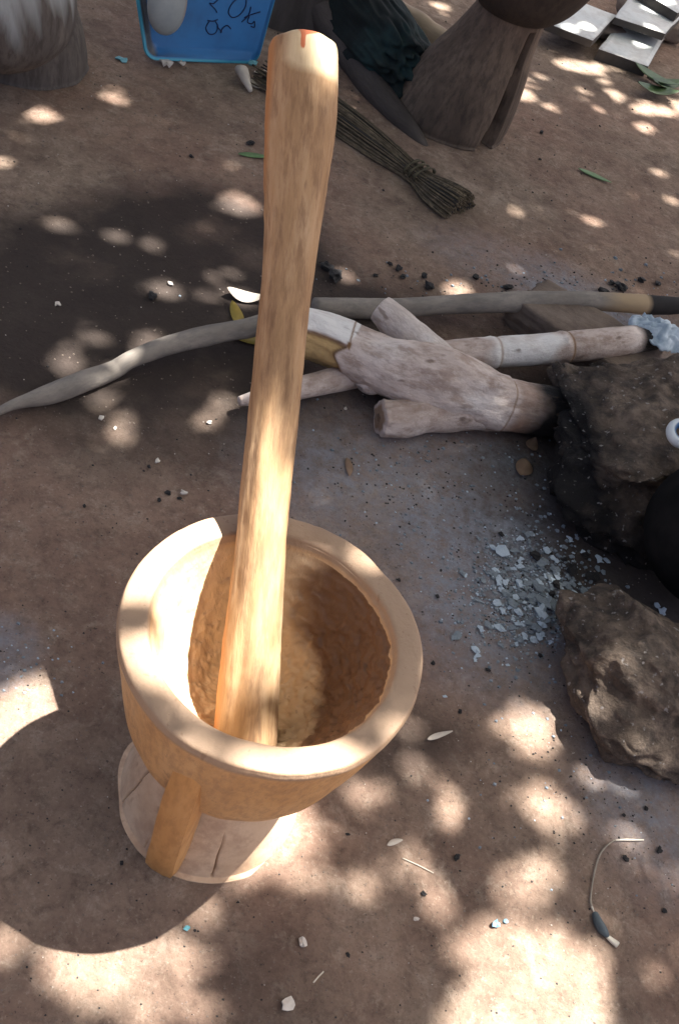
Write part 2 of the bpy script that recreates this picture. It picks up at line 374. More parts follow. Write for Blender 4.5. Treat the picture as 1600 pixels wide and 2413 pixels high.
# ------------------------------------------------------------------ the pale mortar
PA = G(620-(1316-1226)*.085, 1316, HM)          # where the pestle passes the rim's level
PB = G(620-(1800-1226)*.085, 1800, .235)        # its foot in the bowl
PU = (PA-PB).normalized()
def px_of(p): d = Vector(p)-CAM; z = d.dot(fw); return 800+F*d.dot(rt)/z, 1206.5-F*d.dot(up)/z
def pestle_at(py):                              # point of the pestle's axis seen at this height in the photo
    lo, hi = -.1, 1.2
    for _ in range(40):
        m_ = (lo+hi)/2
        if px_of(PB+PU*m_)[1] > py: lo = m_
        else: hi = m_
    return PB+PU*lo, lo
def build_mortar():
    t = thing('wooden_mortar', (MORT.x, MORT.y, 0), 'new pale orange wooden mortar with round foot, wide rim and side strut, pestle in it', 'mortar')
    def dout(th, s, r, z):
        q = Vector((math.cos(th), math.sin(th), z*4))
        k = 1+.012*noise.noise(q*1.3)+.004*noise.noise(q*5)
        # flat adze cuts on the outside
        k += .006*(abs(math.sin(th*9+z*7))-.5)*(1 if z < .37 else .3)
        return r*k, z+.004*noise.noise(Vector((math.cos(th)*1.5, math.sin(th)*1.5, 3)))*(z > .3)
    def din(th, s, r, z):
        q = Vector((r*math.cos(th), r*math.sin(th), z))
        k = 1+.010*noise.noise(Vector((math.cos(th), math.sin(th), z*3))*1.4)
        dr = -.0014*abs(noise.noise(Vector((math.cos(th)*3, math.sin(th)*3, z*26))))-.0052*noise.fractal(q*80, .55, 2.2, 5)*(.2+.8*max(0, math.cos(th-.1)))
        return max(r*k+dr*(r > .02), .0004), z+(.0045*noise.fractal(q*60, .7, 2.1, 5) if r < .12 else 0)
    outer = [(.088, .118), (.094, .14), (.118, .170), (.140, .215), (.153, .27), (.162, .325), (.169, .368), (.1715, .382), (.1705, .3890)]
    rimp = [(.1705, .3890), (.1690, .3928), (.163, .3940), (.150, .3942), (.1425, .3936), (.1395, .3918), (.1385, .3895)]
    inner = [(.1385, .3895), (.1315, .368), (.118, .330), (.101, .295), (.080, .262), (.050, .237), (.0, .226)]
    seg = 224
    def prof(P, n): return spline(P, n)
    Q = np.concatenate([prof(outer, 60), prof(rimp, 16)[1:], prof(inner, 90)[1:]]); nO, nR = 60, 75
    vs, rimA, inA, stA = [], [], [], []
    for i, (r, z) in enumerate(Q):
        for j in range(seg):
            th = 2*math.pi*j/seg
            if i <= nR:
                rr, zz = dout(th, 0, r, z)
                if i > nO-6: zz += .0022*noise.noise(Vector((math.cos(th)*5, math.sin(th)*5, r*40)))-.0035*max(0, noise.noise(Vector((math.cos(th)*9, math.sin(th)*9, 2)))-.25)*(i < nO+5)
            else:
                a, b_ = din(th, 0, r, z); c_, d_ = dout(th, 0, r, z); u = min(1, (i-nR)/14); rr, zz = c_*(1-u)+a*u, d_*(1-u)+b_*u
            vs.append((MORT.x+rr*math.cos(th), MORT.y+rr*math.sin(th), zz))
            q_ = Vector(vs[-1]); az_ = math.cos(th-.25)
            stA.append(max(0, 1.05*max(0, az_+.25)*(i > nR+8)*max(0, min(1, (zz-.245)/.05))+.22*noise.noise(q_*16)*(i > nR)+(.20+.5*noise.noise(q_*11+Vector((3, 0, 0))))*(i <= nR)*.40))  # right inner wall's shade put into the colour; elsewhere random stain
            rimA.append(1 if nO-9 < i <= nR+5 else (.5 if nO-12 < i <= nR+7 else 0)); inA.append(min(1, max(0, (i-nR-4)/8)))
    n = len(Q)
    fs = [(i*seg+j, i*seg+(j+1) % seg, (i+1)*seg+(j+1) % seg, (i+1)*seg+j) for i in range(n-1) for j in range(seg)]
    fs += [tuple(range(seg-1, -1, -1)), tuple((n-1)*seg+j for j in range(seg))]
    mesh_obj('bowl', vs, fs, 'bowl', t, {'rim': rimA, 'inside': inA, 'stain_shade': stA})
    # the foot, with drying cracks cut into it
    cr = []
    for px, py, depth, r0 in ((278, 1893, .020, .085), (500, 2062, .018, .100), (330, 2010, .005, .115), (655, 2010, .004, .12)):
        q = G(px, py)-MORT; cr.append((math.atan2(q.y, q.x) % (2*math.pi), depth, r0))
    angs = list(np.linspace(0, 2*math.pi, 240, endpoint=False))
    for a, _, _ in cr: angs += [a-.012, a-.006, a, a+.006, a+.012]
    angs = sorted(set(x % (2*math.pi) for x in angs)); sg = len(angs)
    P = spline([(.02, -.003), (.1246, -.003), (.1246, -.001), (.1238, .003), (.1205, .015), (.1140, .036), (.106, .066), (.096, .094), (.090, .118), (.088, .126)], 60)
    vs = []
    for r, z in P:
        for th in angs:
            k = 1+.010*noise.noise(Vector((math.cos(th)*1.2, math.sin(th)*1.2, 7)))
            rr = r*k
            for a, dp, r0 in cr:
                wob = a+.02*noise.noise(Vector((r*90, a, 0)))
                dth = abs((th-wob+math.pi) % (2*math.pi)-math.pi)
                if dth < .012 and r > r0 and z > -.001: rr -= dp*(1-dth/.012)*min(1, (r-r0)/.02)
            vs.append((MORT.x+rr*math.cos(th), MORT.y+rr*math.sin(th), z))
    n = len(P)
    fs = [(i*sg+j, i*sg+(j+1) % sg, (i+1)*sg+(j+1) % sg, (i+1)*sg+j) for i in range(n-1) for j in range(sg)]+[tuple(range(sg-1, -1, -1))]
    mesh_obj('foot', vs, fs, 'foot', t)
    # the strut between bowl and foot
    b0 = G(376, 2044, .004)-MORT; az = math.atan2(b0.y, b0.x); e = Vector((math.cos(az), math.sin(az), 0)); s_ = Vector((-e.y, e.x, 0))
    rows = [(.139, .322, .0165, .019), (.1395, .30, .0185, .021), (.139, .25, .020, .022), (.135, .18, .0205, .0215), (.129, .12, .0205, .0205), (.1235, .06, .021, .020), (.120, .018, .0215, .020), (.118, -.003, .0205, .019)]
    Q = spline(rows, 40); vs = []
    prf = [(-1, -1), (-.35, -1.04), (.35, -1.04), (1, -1), (1.05, -.4), (1.05, .4), (.93, .9), (.4, 1.03), (-.4, 1.03), (-.93, .9), (-1.05, .4), (-1.05, -.4)]
    for i, (r, z, hw, ht) in enumerate(Q):
        for a, b_ in prf:
            k = 1+.035*noise.noise(Vector((a*2, b_*2, z*30)))
            vs.append(MORT+e*(r+b_*ht*k)+s_*(a*hw*k)+Vector((0, 0, z)))
    q = len(prf); fs = [(i*q+j, i*q+(j+1) % q, (i+1)*q+(j+1) % q, (i+1)*q+j) for i in range(39) for j in range(q)]+[tuple(range(q)), tuple(39*q+j for j in range(q-1, -1, -1))]
    bm_ = mesh_obj('side_strut', vs, fs, 'strut', t); bm_['label'] = 'square orange strut joining bowl and foot'
    md = bm_.modifiers.new('s', 'EDGE_SPLIT'); md.split_angle = R_(50)
build_mortar()

def build_pestle():
    u = PU; B0 = PB; rows = []
    for py, wp, cx in ((1800, 140, 571), (1770, 150, 574), (1710, 150, 579), (1600, 143, 588), (1500, 134, 596), (1360, 122, 609), (1226, 117, 621), (1050, 118, 638), (900, 119, 654), (750, 120, 669), (600, 125, 684), (500, 136, 691), (408, 151, 697), (300, 165, 707), (200, 166, 711), (130, 163, 713), (92, 150, 714)):
        p, L = pestle_at(py); p = p+rt*((cx-px_of(p)[0])*mpp(p)); rows.append((p.x, p.y, p.z, wp*.5*mpp(p)))
    LT = pestle_at(92)[1]
    ax = Vector(CAM-(B0+u*.6)); ax = (ax-u*ax.dot(u)).normalized(); sd = u.cross(ax)   # towards the viewer / to the side
    axis0 = B0
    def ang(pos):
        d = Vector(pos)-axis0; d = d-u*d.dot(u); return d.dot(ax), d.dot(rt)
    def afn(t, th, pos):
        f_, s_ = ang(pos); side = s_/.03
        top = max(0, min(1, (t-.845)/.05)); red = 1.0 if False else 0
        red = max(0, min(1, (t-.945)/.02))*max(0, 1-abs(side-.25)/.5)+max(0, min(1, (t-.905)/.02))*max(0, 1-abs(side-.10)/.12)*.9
        return {'bare': top*max(0, min(1, 1.0+.8*side)), 'orange': max(0, min(1, -.55-side))*1.3, 'red': min(1, red*2.6)}  # bare lightens the head towards the right, as sunlight would
    def rfn(t, th): return 1+.02*math.cos(th*5+t*9)+.012*math.cos(th*9-t*14)
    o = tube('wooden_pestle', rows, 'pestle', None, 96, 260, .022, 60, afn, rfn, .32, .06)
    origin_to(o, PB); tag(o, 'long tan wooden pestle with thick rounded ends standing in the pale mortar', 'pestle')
build_pestle()

# ------------------------------------------------------------------ the old mortars at the back
def far_mortar():
    c = Vector((-.180, 2.985, 0)); z0 = gz(c.x, c.y)-.003
    t = thing('old_mortar', (c.x, c.y, z0), 'dark weathered hourglass mortar with a split foot, beside the grass broom', 'mortar')
    ga = R_(-38)
    def dfn(th, s, r, z):
        k = 1+.02*noise.noise(Vector((math.cos(th)*1.4, math.sin(th)*1.4, z*2)))+.008*noise.noise(Vector((th*14, z*3, 0)))
        d = (th-ga+math.pi) % (2*math.pi)-math.pi; half = .17-.05*z/.3
        if abs(d) < half and z < .335: k *= .3 if abs(d) < half*.75 else .7
        return r*k, z
    def afn(s, th, p): return {'flour': 0, 'soot': max(0, min(1, (p.z-.345)/.05))*.75}  # foot darker upwards: shade under the bowl put into the colour
    SH = Matrix(((1, 0, .20), (0, 1, 0), (0, 0, 1)))
    lathe('foot', [(.05, 0), (.18, .0), (.186, .012), (.186, .04), (.172, .11), (.149, .19), (.124, .26), (.106, .33), (.10, .37)], 'brownwood', t, 260, 70, (c.x, c.y, z0), dfn, afn, SH)
    lathe('bowl', [(.095, .350), (.118, .363), (.15, .405), (.172, .475), (.185, .56), (.19, .64), (.17, .65), (.15, .62), (.13, .55), (.06, .50), (.0, .49)], 'brownwood', t, 160, 70, (c.x, c.y, z0),
          lambda th, s, r, z: (r*(1+.015*noise.noise(Vector((math.cos(th)*2, math.sin(th)*2, z*3)))), z), lambda s, th, p: {'flour': 0, 'soot': .8}, SH)  # whole bowl darkened: its deep shade put into the colour
far_mortar()
def left_mortar():
    c = G(45, 124); z0 = gz(c.x, c.y)-.003; c.z = z0
    t = thing('old_mortar', c, 'grey mortar with a grooved foot and pale flour-streaked bowl', 'mortar')
    def dfn(th, s, r, z):
        return r*(1+.02*noise.noise(Vector((th*3, z*2, 9)))+.012*(abs(noise.noise(Vector((th*9, z*1.5, 3))))-.3)), z
    lathe('foot', [(.05, 0), (.165, 0), (.171, .012), (.166, .05), (.15, .11), (.122, .18), (.10, .25), (.095, .30)], 'greywood', t, 180, 60, c, dfn, lambda s, th, p: {'flour': .12, 'soot': .0})
    bc = OnPlane(-8, -26, c+Vector((0, -.16, 0)), Vector((0, 1, 0)))
    til = Matrix.Rotation(R_(-16), 3, 'Y') @ Matrix.Rotation(R_(10), 3, 'X')
    o = lathe('bowl', [(.0, -.165), (.07, -.160), (.12, -.14), (.158, -.10), (.178, -.04), (.185, .04), (.188, .12), (.17, .13), (.15, .10), (.12, 0), (.0, -.06)], 'greywood', t, 160, 70, bc,
          lambda th, s, r, z: (r*(1+.01*noise.noise(Vector((math.cos(th)*2, math.sin(th)*2, z*3)))), z), lambda s, th, p: {'flour': max(0, min(1, .34+(p.z+.06)*2.6+.22*noise.noise(Vector((th*4, p.z*3, 0)))+.12*noise.noise(Vector((th*16, p.z*5, 4))))), 'soot': 0}, til)
    o['label'] = 'pale bowl streaked with white flour'
left_mortar()

# ------------------------------------------------------------------ blue tray with writing, pale gourd bowl
def blue_tray():
    e1, e2 = G(338, 131), G(604, 147); e1.z = e2.z = 0
    t = thing('blue_tray', (e1+e2)/2, 'blue metal tray standing on its edge with dark handwriting and worn lip', 'tray')
    X = (e2-e1).normalized(); W = (e2-e1).length
    nh = Vector((X.y, -X.x, 0)); nh = nh if nh.dot(CAM-e1) > 0 else -nh
    ln = R_(16); Nn = (nh*math.cos(ln)+Vector((0, 0, math.sin(ln)))).normalized(); Y = Nn.cross(X); Y = Y if Y.z > 0 else -Y
    Hh = .36; d = .032
    def P(x, y, z):
        z *= max(0, min(1, (W-.01-x)/.07)); x = W/2+(x-W/2)*(1+1.2*y)
        return e1+X*x+Y*y+Nn*z+Vector((0, 0, .010+gz(e1.x, e1.y)))
    # rounded-rectangle dish: floor, flared wall, rolled lip
    def ring(x0, x1, y0, y1, r, z):
        out = []
        for cx, cy, a0 in ((x1-r, y1-r, 0), (x0+r, y1-r, 90), (x0+r, y0+r, 180), (x1-r, y0+r, 270)):
            for k in range(9): a = R_(a0+k*11.25); out.append((cx+r*math.cos(a), cy+r*math.sin(a), z))
        return out
    g = .026; rings = [ring(g+.01, W-.008, g, Hh-g, .02, 0), ring(g, W-.004, g*.8, Hh-g*.8, .024, .002), ring(.008, W+.0, .004, Hh, .024, d), ring(-.004, W+.004, -.006, Hh+.006, .028, d+.002),
                        ring(-.006, W+.006, -.008, Hh+.008, .029, d-.004), ring(.004, W+.002, .002, Hh-.002, .024, d-.006), ring(g-.002, W-.002, g*.8-.002, Hh-g*.8+.002, .024, -.003)]
    vs, wn, gr = [], [], []
    for i, rg in enumerate(rings):
        for x, y, z in rg:
            vs.append(P(x, y, z)); wn.append(.95 if i in (3, 4) else (.35 if i == 2 else 0)); gr.append(max(0, 1-x/.05)*.9*(i in (1, 2))+.25*(i in (0, 1, 2)))
    k = 36; fs = [tuple(range(k))]
    for i in range(len(rings)-1): fs += [(i*k+(j+1) % k, i*k+j, (i+1)*k+j, (i+1)*k+(j+1) % k) for j in range(k)]
    fs.append(tuple((len(rings)-1)*k+j for j in range(k-1, -1, -1)))
    o = mesh_obj('dish', vs, fs, 'blue', t, {'worn': wn, 'grime': gr}); md = o.modifiers.new('e', 'EDGE_SPLIT'); md.split_angle = R_(40)
    # handwriting: strokes laid on the dish
    p0 = P(0, 0, .0015)
    strokes = [[(488, -22), (500, -32), (518, -28), (520, -10), (505, 8), (495, 8), (508, 22), (512, 30)],
               [(568, -10), (548, 8), (539, 28), (548, 41), (564, 36), (578, 18), (580, -2), (568, -10)],
               [(592, 16), (586, 36), (570, 52)], [(614, 28), (588, 36), (576, 42)], [(588, 38), (584, 52), (594, 56), (600, 50), (600, 64), (592, 62)],
               [(490, 48), (502, 50), (514, 46)], [(494, 50), (486, 66), (494, 80), (508, 78), (514, 62), (508, 50)], [(512, 62), (524, 76)], [(520, 78), (526, 66), (536, 60), (545, 68)]]
    for s_ in strokes:
        pts = [OnPlane(x, y, p0, Nn) for x, y in s_]
        tube('handwriting', [(p.x, p.y, p.z, .0015) for p in pts], 'ink', t, 6, 6*len(pts))
    # pale bowl leaning in front
    q = OnPlane(398, -18, P(0, 0, .075), Nn)
    bt = Matrix((X, Y, Nn)).transposed() @ Matrix.Rotation(R_(-6), 3, 'Z')
    vs, fs, gm = [], [], []
    for i in range(22):
        a = math.pi*i/21
        for j in range(40):
            th = 2*math.pi*j/40; x, y, z = .052*math.sin(a)*math.cos(th), .105*math.sin(a)*math.sin(th), .040*math.cos(a)
            x *= 1+.25*(y/.1); p = q+bt @ Vector((x, -y, z)); vs.append(p); gm.append(max(0, min(1, (x-.02)*25)))
    fs = [(i*40+j, i*40+(j+1) % 40, (i+1)*40+(j+1) % 40, (i+1)*40+j) for i in range(21) for j in range(40)]
    o = mesh_obj('gourd', vs, fs, 'pale', None, {'grime': gm}); origin_to(o, q); tag(o, 'pale oval gourd leaning against the blue tray', 'gourd')
blue_tray()

# ------------------------------------------------------------------ tree; its unseen crown has gaps cut to place the sun spots
TR = G(716, 40); TR.z = gz(TR.x, TR.y)
def to_ground(p):                              # follow the sunlight down (or up) to z = 0
    p = Vector(p); return p-SUN*(p.z/SUN.z)
PATCH = []                                     # outlines, on the ground, of sunlit spots
_sr = random.Random(3)
def spot(px, py, rx, ry, rot=0, q=.75, z=0.0, lobe=False):
    if rx*ry > 1100 and q >= .5 and z == 0 and not lobe and py > 1200:
        for _ in range(3): a = _sr.uniform(0, 6.283); d_ = _sr.uniform(.25, .62); spot(px+math.cos(a)*rx*d_, py+math.sin(a)*ry*d_, rx*_sr.uniform(.4, .75), ry*_sr.uniform(.4, .75), rot+_sr.uniform(-30, 30), q*.86, z, True)
        return
    c, s_ = math.cos(R_(rot)), math.sin(R_(rot))
    k = (q*.86 if py < 1100 else (q if q > .62 else q*.85))
    pts = []
    for a in np.linspace(0, 2*math.pi, 22, endpoint=False):
        j = k*(1+(.38 if rx > 36 else .15)*noise.noise(Vector((math.cos(a)*1.3+px, math.sin(a)*1.3+py, 0))))
        pts.append(to_ground(G(px+j*(rx*math.cos(a)*c-ry*math.sin(a)*s_), py+j*(rx*math.cos(a)*s_+ry*math.sin(a)*c), z)))
    PATCH.append(pts)
def area(pts, z=0.0): PATCH.append([to_ground(G(x, y, z)) for x, y in pts])
for a in [(348, 166, 34, 14, 0, .7), (278, 221, 38, 19, 0, .8), (107, 268, 40, 19, 0, .7), (55, 318, 30, 12, 0, .45), (10, 378, 40, 16, 0, .5), (148, 528, 36, 20, 0, .6), (277, 552, 32, 28, 0, .55), (565, 480, 44, 24, 10, 1), (520, 490, 22, 20, 0, .4),
          (185, 696, 35, 24, 0, .45), (205, 732, 30, 18, 0, .4), (395, 680, 34, 26, 0, .65), (492, 690, 32, 28, 0, .55), (578, 702, 34, 18, 0, .62), (365, 620, 28, 22, 0, .35), (228, 792, 44, 22, 0, .65), (172, 806, 26, 16, 0, .4), (358, 790, 38, 20, 0, .6),
          (158, 858, 40, 28, 0, .75), (248, 938, 40, 26, -40, .6), (290, 978, 30, 20, 0, .5), (290, 1020, 34, 24, 0, .7), (150, 1008, 30, 18, 0, .35), (232, 1040, 26, 18, 0, .4), (522, 948, 28, 24, 20, .6), (488, 988, 36, 18, 20, .65),
          (335, 826, 28, 20, 0, .8), (268, 874, 24, 22, 0, .8), (815, 645, 32, 22, 0, .55), (1080, 680, 44, 24, 0, .65),
          (1362, 155, 58, 14, 12, 1), (1412, 156, 26, 10, 10, .8), (1425, 185, 14, 22, 0, .6), (1450, 222, 28, 18, 20, .7), (1240, 190, 22, 15, 0, .6), (1240, 222, 27, 15, 0, .75), (1295, 250, 22, 14, 0, .5), (1415, 255, 22, 14, 0, .4),
          (1570, 252, 75, 16, 0, 1.1), (1520, 297, 27, 13, 0, .7), (1306, 108, 18, 9, 0, .7), (1348, 108, 18, 9, 0, .7), (1400, 515, 30, 18, 0, .5), (1210, 495, 20, 16, 0, .3), (1580, 470, 26, 16, 0, .4), (1205, 115, 22, 10, 0, .5), (1465, 158, 14, 8, 0, .6),
          (1358, 30, 34, 14, 10, 1), (1500, 76, 28, 9, 5, .9), (1490, 123, 16, 10, 0, .8), (1565, 52, 22, 8, 0, .8), (1000, 60, 20, 24, 0, .6), (985, 100, 16, 16, 0, .6), (1040, 12, 40, 10, 10, .6),
          (1110, 1692, 48, 48, 0, .5), (1262, 1728, 44, 56, -35, .8), (1240, 1690, 30, 30, 0, .5), (910, 1892, 62, 36, -10, .65), (1060, 1892, 42, 58, 0, .65), (1300, 1905, 78, 56, 38, .7), (1490, 1950, 60, 34, 0, .4),
          (742, 1985, 38, 62, 35, .65), (712, 2070, 26, 44, 15, .5), (848, 2093, 40, 36, 0, .6), (985, 2040, 36, 46, 0, .55), (1030, 2110, 60, 50, 0, .6), (1275, 2055, 96, 48, 10, .7), (1490, 2065, 40, 26, 0, .45), (1565, 2060, 36, 30, 0, .5),
          (1540, 2310, 58, 60, 0, .6), (432, 2300, 42, 58, 0, .6), (15, 2250, 48, 62, 0, .7), (470, 2130, 24, 60, 35, .7), (330, 2400, 50, 40, 0, .5), (480, 2400, 40, 30, 0, .35), (980, 1950, 30, 26, 0, .3), (1400, 1890, 22, 20, 0, .3)]: spot(*a)
area([(60, 1600), (150, 1655), (110, 1750), (-20, 1810), (-70, 1730), (-10, 1660), (30, 1640)])
area([(1060, 2215), (1150, 2190), (1270, 2180), (1340, 2215), (1380, 2255), (1440, 2255), (1425, 2330), (1425, 2430), (1060, 2430), (1130, 2340), (1140, 2270), (1070, 2245)])
area([(1060, 2420), (1420, 2420), (1400, 2560), (980, 2560)])
area([(548, 2085), (600, 2000), (650, 1915), (705, 1885), (722, 1930), (700, 1985), (640, 2040)], .0)
area([(130, 2215), (220, 2215), (310, 2205), (340, 2230), (310, 2310), (240, 2345), (150, 2320)])
# on the mortar and the pestle
area([(488, 1228), (400, 1262), (310, 1350), (268, 1440), (266, 1505), (320, 1535), (400, 1590), (452, 1655), (525, 1690), (560, 1640), (640, 1480), (668, 1360), (650, 1300), (600, 1255)], HM)
for a in [(432, 1722, 34, 28, 30, .6), (690, 1806, 50, 12, 0, .4), (790, 1790, 30, 14, -20, .3), (880, 1735, 58, 28, -38, .6), (950, 1610, 30, 44, 10, .6), (868, 1320, 58, 26, 38, .65), (715, 1245, 46, 22, 15, .7), (715, 1470, 32, 50, 0, .75), (770, 1640, 44, 36, -30, .75), (900, 1420, 16, 16, 0, .4)]: spot(*a[:6], z=HM)
spot(628, 1960, 30, 70, 28, .8, .03)
for a in [(1425, 1600, 22, 36, -30, .55), (1500, 1560, 20, 20, 0, .35), (1470, 1680, 24, 20, 0, .35), (1560, 1720, 30, 24, 0, .4), (1540, 1640, 18, 18, 0, .3)]: spot(*a, z=.13)
for py, hw_, hh_ in ((200, .018, .030), (150, .014, .02)):
    p = pestle_at(py)[0]; PATCH.append([to_ground(p+rt*(math.cos(a)*hw_)+up*(math.sin(a)*hh_)) for a in np.linspace(0, 6.28, 14)])
rs = random.Random(12)
for k in range(60):                            # stray chinks near the larger gaps
    P_ = PATCH[rs.randrange(len(PATCH))]; c_ = sum(P_, Vector())/len(P_); r_ = rs.uniform(.005, .011)*(.8+.25*c_.y)
    c_ = c_+Vector((rs.gauss(0, .07), rs.gauss(0, .09), 0))*(.7+.3*c_.y)
    PATCH.append([c_+Vector((math.cos(a)*r_, math.sin(a)*r_, 0)) for a in np.linspace(0, 6.28, 8)])

CELL, X0, Y0, NX, NY = .0125, -3.2, -1.6, 512, 760
def raster(polys):
    mk = np.zeros((NX, NY), bool)
    for P in polys:
        P = np.array([(p.x, p.y) for p in P]); lo = np.floor((P.min(0)-(X0, Y0))/CELL).astype(int)-1; hi = np.ceil((P.max(0)-(X0, Y0))/CELL).astype(int)+1
        lo = np.maximum(lo, 0); hi = np.minimum(hi, (NX-1, NY-1))
        if (hi <= lo).any(): continue
        gx, gy = np.meshgrid(X0+(np.arange(lo[0], hi[0])+.5)*CELL, Y0+(np.arange(lo[1], hi[1])+.5)*CELL, indexing='ij')
        ins = np.zeros(gx.shape, bool); j = len(P)-1
        for i in range(len(P)):
            c = ((P[i, 1] > gy) != (P[j, 1] > gy)) & (gx < (P[j, 0]-P[i, 0])*(gy-P[i, 1])/(P[j, 1]-P[i, 1]+1e-12)+P[i, 0]); ins ^= c; j = i
        c = P.mean(0); k = ((c-(X0, Y0))/CELL).astype(int)
        mk[lo[0]:hi[0], lo[1]:hi[1]] |= ins
        if 0 <= k[0] < NX and 0 <= k[1] < NY: mk[k[0], k[1]] = True
    return mk
HOLE = raster(PATCH)
FRAME = raster([[G(x, y) for x, y in ((-150, -60), (1750, -60), (1750, 2600), (-150, 2600))]])
sv = np.array(SUN)/SUN.z
bar = np.array([(a, b_) for a in (.06, .2, .35, .5, .65, .8, .94) for b_ in (-.8, 0, .8)])
def leaf_geo(c, L, W, yaw, pit, rol):
    """arrays of leaf centre, length, width, angles -> 4 corners each"""
    d = np.stack([np.cos(yaw)*np.cos(pit), np.sin(yaw)*np.cos(pit), np.sin(pit)], -1)
    s_ = np.stack([-np.sin(yaw)*np.cos(rol), np.cos(yaw)*np.cos(rol), np.sin(rol)], -1)
    a = c-d*L[:, None]*.5; b_ = c+d*L[:, None]*.5; m_ = c-d*L[:, None]*.05
    return a, m_+s_*W[:, None]*.5, b_, m_-s_*W[:, None]*.5, d, s_
def leaf_samples(c, L, W, d, s_):
    t = bar[:, 0]; wd = np.where(t < .45, t/.45, (1-t)/.55)*bar[:, 1]*.5
    P = c[:, None]+d[:, None]*((t-.5)[None, :, None]*L[:, None, None])+s_[:, None]*(wd[None, :, None]*W[:, None, None])
    g = P[..., :2]-sv[:2]*P[..., 2:3]; ij = np.floor((g-(X0, Y0))/CELL).astype(int)
    ok = (ij[..., 0] >= 0) & (ij[..., 0] < NX) & (ij[..., 1] >= 0) & (ij[..., 1] < NY)
    ij[~ok] = 0; return ij, ok
def build_tree():
    t = thing('shade_tree', TR, 'dark tree trunk with a root behind the blue tray, leafy crown overhead', 'tree')
    cc = np.array((1.0, 3.3, 5.1)); rad = np.array((4.4, 4.6, 1.5))
    # leaf sprays through the crown, thinner in the middle
    K = 1700; u = rng.normal(size=(K, 3)); u /= np.linalg.norm(u, axis=1)[:, None]; cen = cc+u*(rng.uniform(.15, 1, (K, 1))**.45)*rad
    idx = rng.integers(0, K, 36000); c = cen[idx]+rng.normal(size=(36000, 3))*(.17, .17, .10)
    low = np.clip(1-(c[:, 1]-.25*c[:, 2]-.8)/1.6, 0, 1); c[:, 2] -= .4*low
    def attempt(c, Lm, cover, only_new=False):
        n = len(c); L = rng.uniform(.75, 1.25, n)*Lm; W = L*rng.uniform(.32, .42, n); yaw = rng.uniform(0, 6.283, n); pit = rng.normal(-.25, .35, n); rol = rng.normal(0, .45, n)
        a, l_, b_, r_, d, s_ = leaf_geo(c, L, W, yaw, pit, rol); ij, ok = leaf_samples(c, L, W, d, s_)
        hit = (HOLE[ij[..., 0], ij[..., 1]] & ok).any(1); keep = ~hit | (rng.uniform(size=n) < (.014 if Lm > .13 else 0))
        q = ij[keep][ok[keep]]; np.add.at(cover, (q[:, 0], q[:, 1]), 1)
        return np.stack([a, l_, b_, r_], 1)[keep]
    cover = np.zeros((NX, NY), int); parts = [attempt(c, .14, cover)]
    for k in range(9):                         # close the remaining chinks over the yard
        free = np.argwhere(FRAME & (cover < (3 if k < 5 else 1)) & ~HOLE)
        if len(free) < 60: break
        pick = free[rng.permutation(len(free))[:max(600, len(free)//3)]]
        g = pick*CELL+(X0, Y0)+rng.uniform(0, CELL, (len(pick), 2)); z = rng.uniform(0, 1.0, len(pick))+4.1+.3*np.clip((g[:, 1]-.9)/1.6, 0, 1)
        c = np.concatenate([g+sv[:2]*z[:, None], z[:, None]], 1); parts.append(attempt(c, (.12, .12, .10, .08, .06, .05, .04, .035, .03)[k], cover))
    V = np.concatenate(parts); n = len(V); nrm = V.reshape(-1, 3)
    me = bpy.data.meshes.new('crown'); me.vertices.add(n*4); me.vertices.foreach_set('co', nrm.astype(np.float32).ravel())
    me.loops.add(n*4); me.loops.foreach_set('vertex_index', np.arange(n*4, dtype=np.int32)); me.polygons.add(n)
    me.polygons.foreach_set('loop_start', np.arange(0, n*4, 4, dtype=np.int32)); me.polygons.foreach_set('loop_total', np.full(n, 4, np.int32)); me.update(calc_edges=True); me.validate()
    me.materials.append(MAT['leaf']); o = bpy.data.objects.new('crown', me); COL.objects.link(o); o.parent = t; o.matrix_parent_inverse = Matrix.Translation(-TR)
    print('leaves', n)
    tk = [(TR.x, TR.y, TR.z-.02, .165), (TR.x-.005, TR.y+.01, .12, .135), (TR.x-.02, TR.y+.05, .5, .115), (TR.x-.03, TR.y+.14, 1.4, .105), (TR.x+.02, TR.y+.22, 2.6, .10), (TR.x+.15, TR.y+.25, 3.6, .085), (TR.x+.4, TR.y+.2, 4.6, .05)]
    tube('trunk', tk, 'bark', t, 48, 120, .10, 9, None, lambda t_, th: 1+.10*math.cos(th*5+1)*max(0, 1-t_*6), 0, .3)
    for k, (dx, dy, dz) in enumerate(((2.6, 1.7, 1.5), (3.4, -.4, 1.2), (1.6, -2.6, 1.4), (-1.2, -1.3, 1.5), (-1.8, 1.3, 1.6), (1.0, 3.0, 1.7))):
        b_ = (TR.x+.05, TR.y+.22, 3.0+.12*k)
        tube('limb', [(*b_, .06), (b_[0]+dx*.35, b_[1]+dy*.35, b_[2]+dz*.55, .042), (b_[0]+dx*.7, b_[1]+dy*.7, b_[2]+dz*.9, .026), (b_[0]+dx, b_[1]+dy, b_[2]+dz*1.15, .008)], 'bark', t, 12, 30, .1, 9)
    rp = [(752, 18, .075, .05), (790, 70, .045, .058), (836, 135, .030, .052), (880, 205, .018, .046), (930, 270, .004, .038), (980, 318, -.012, .028), (1010, 345, -.025, .016)]
    pts = []
    for x, y, z, r in rp: p = G(x, y, max(z, 0)); pts.append((p.x, p.y, z, r))
    tube('root', pts, 'bark', t, 24, 70, .08, 14)
build_tree()

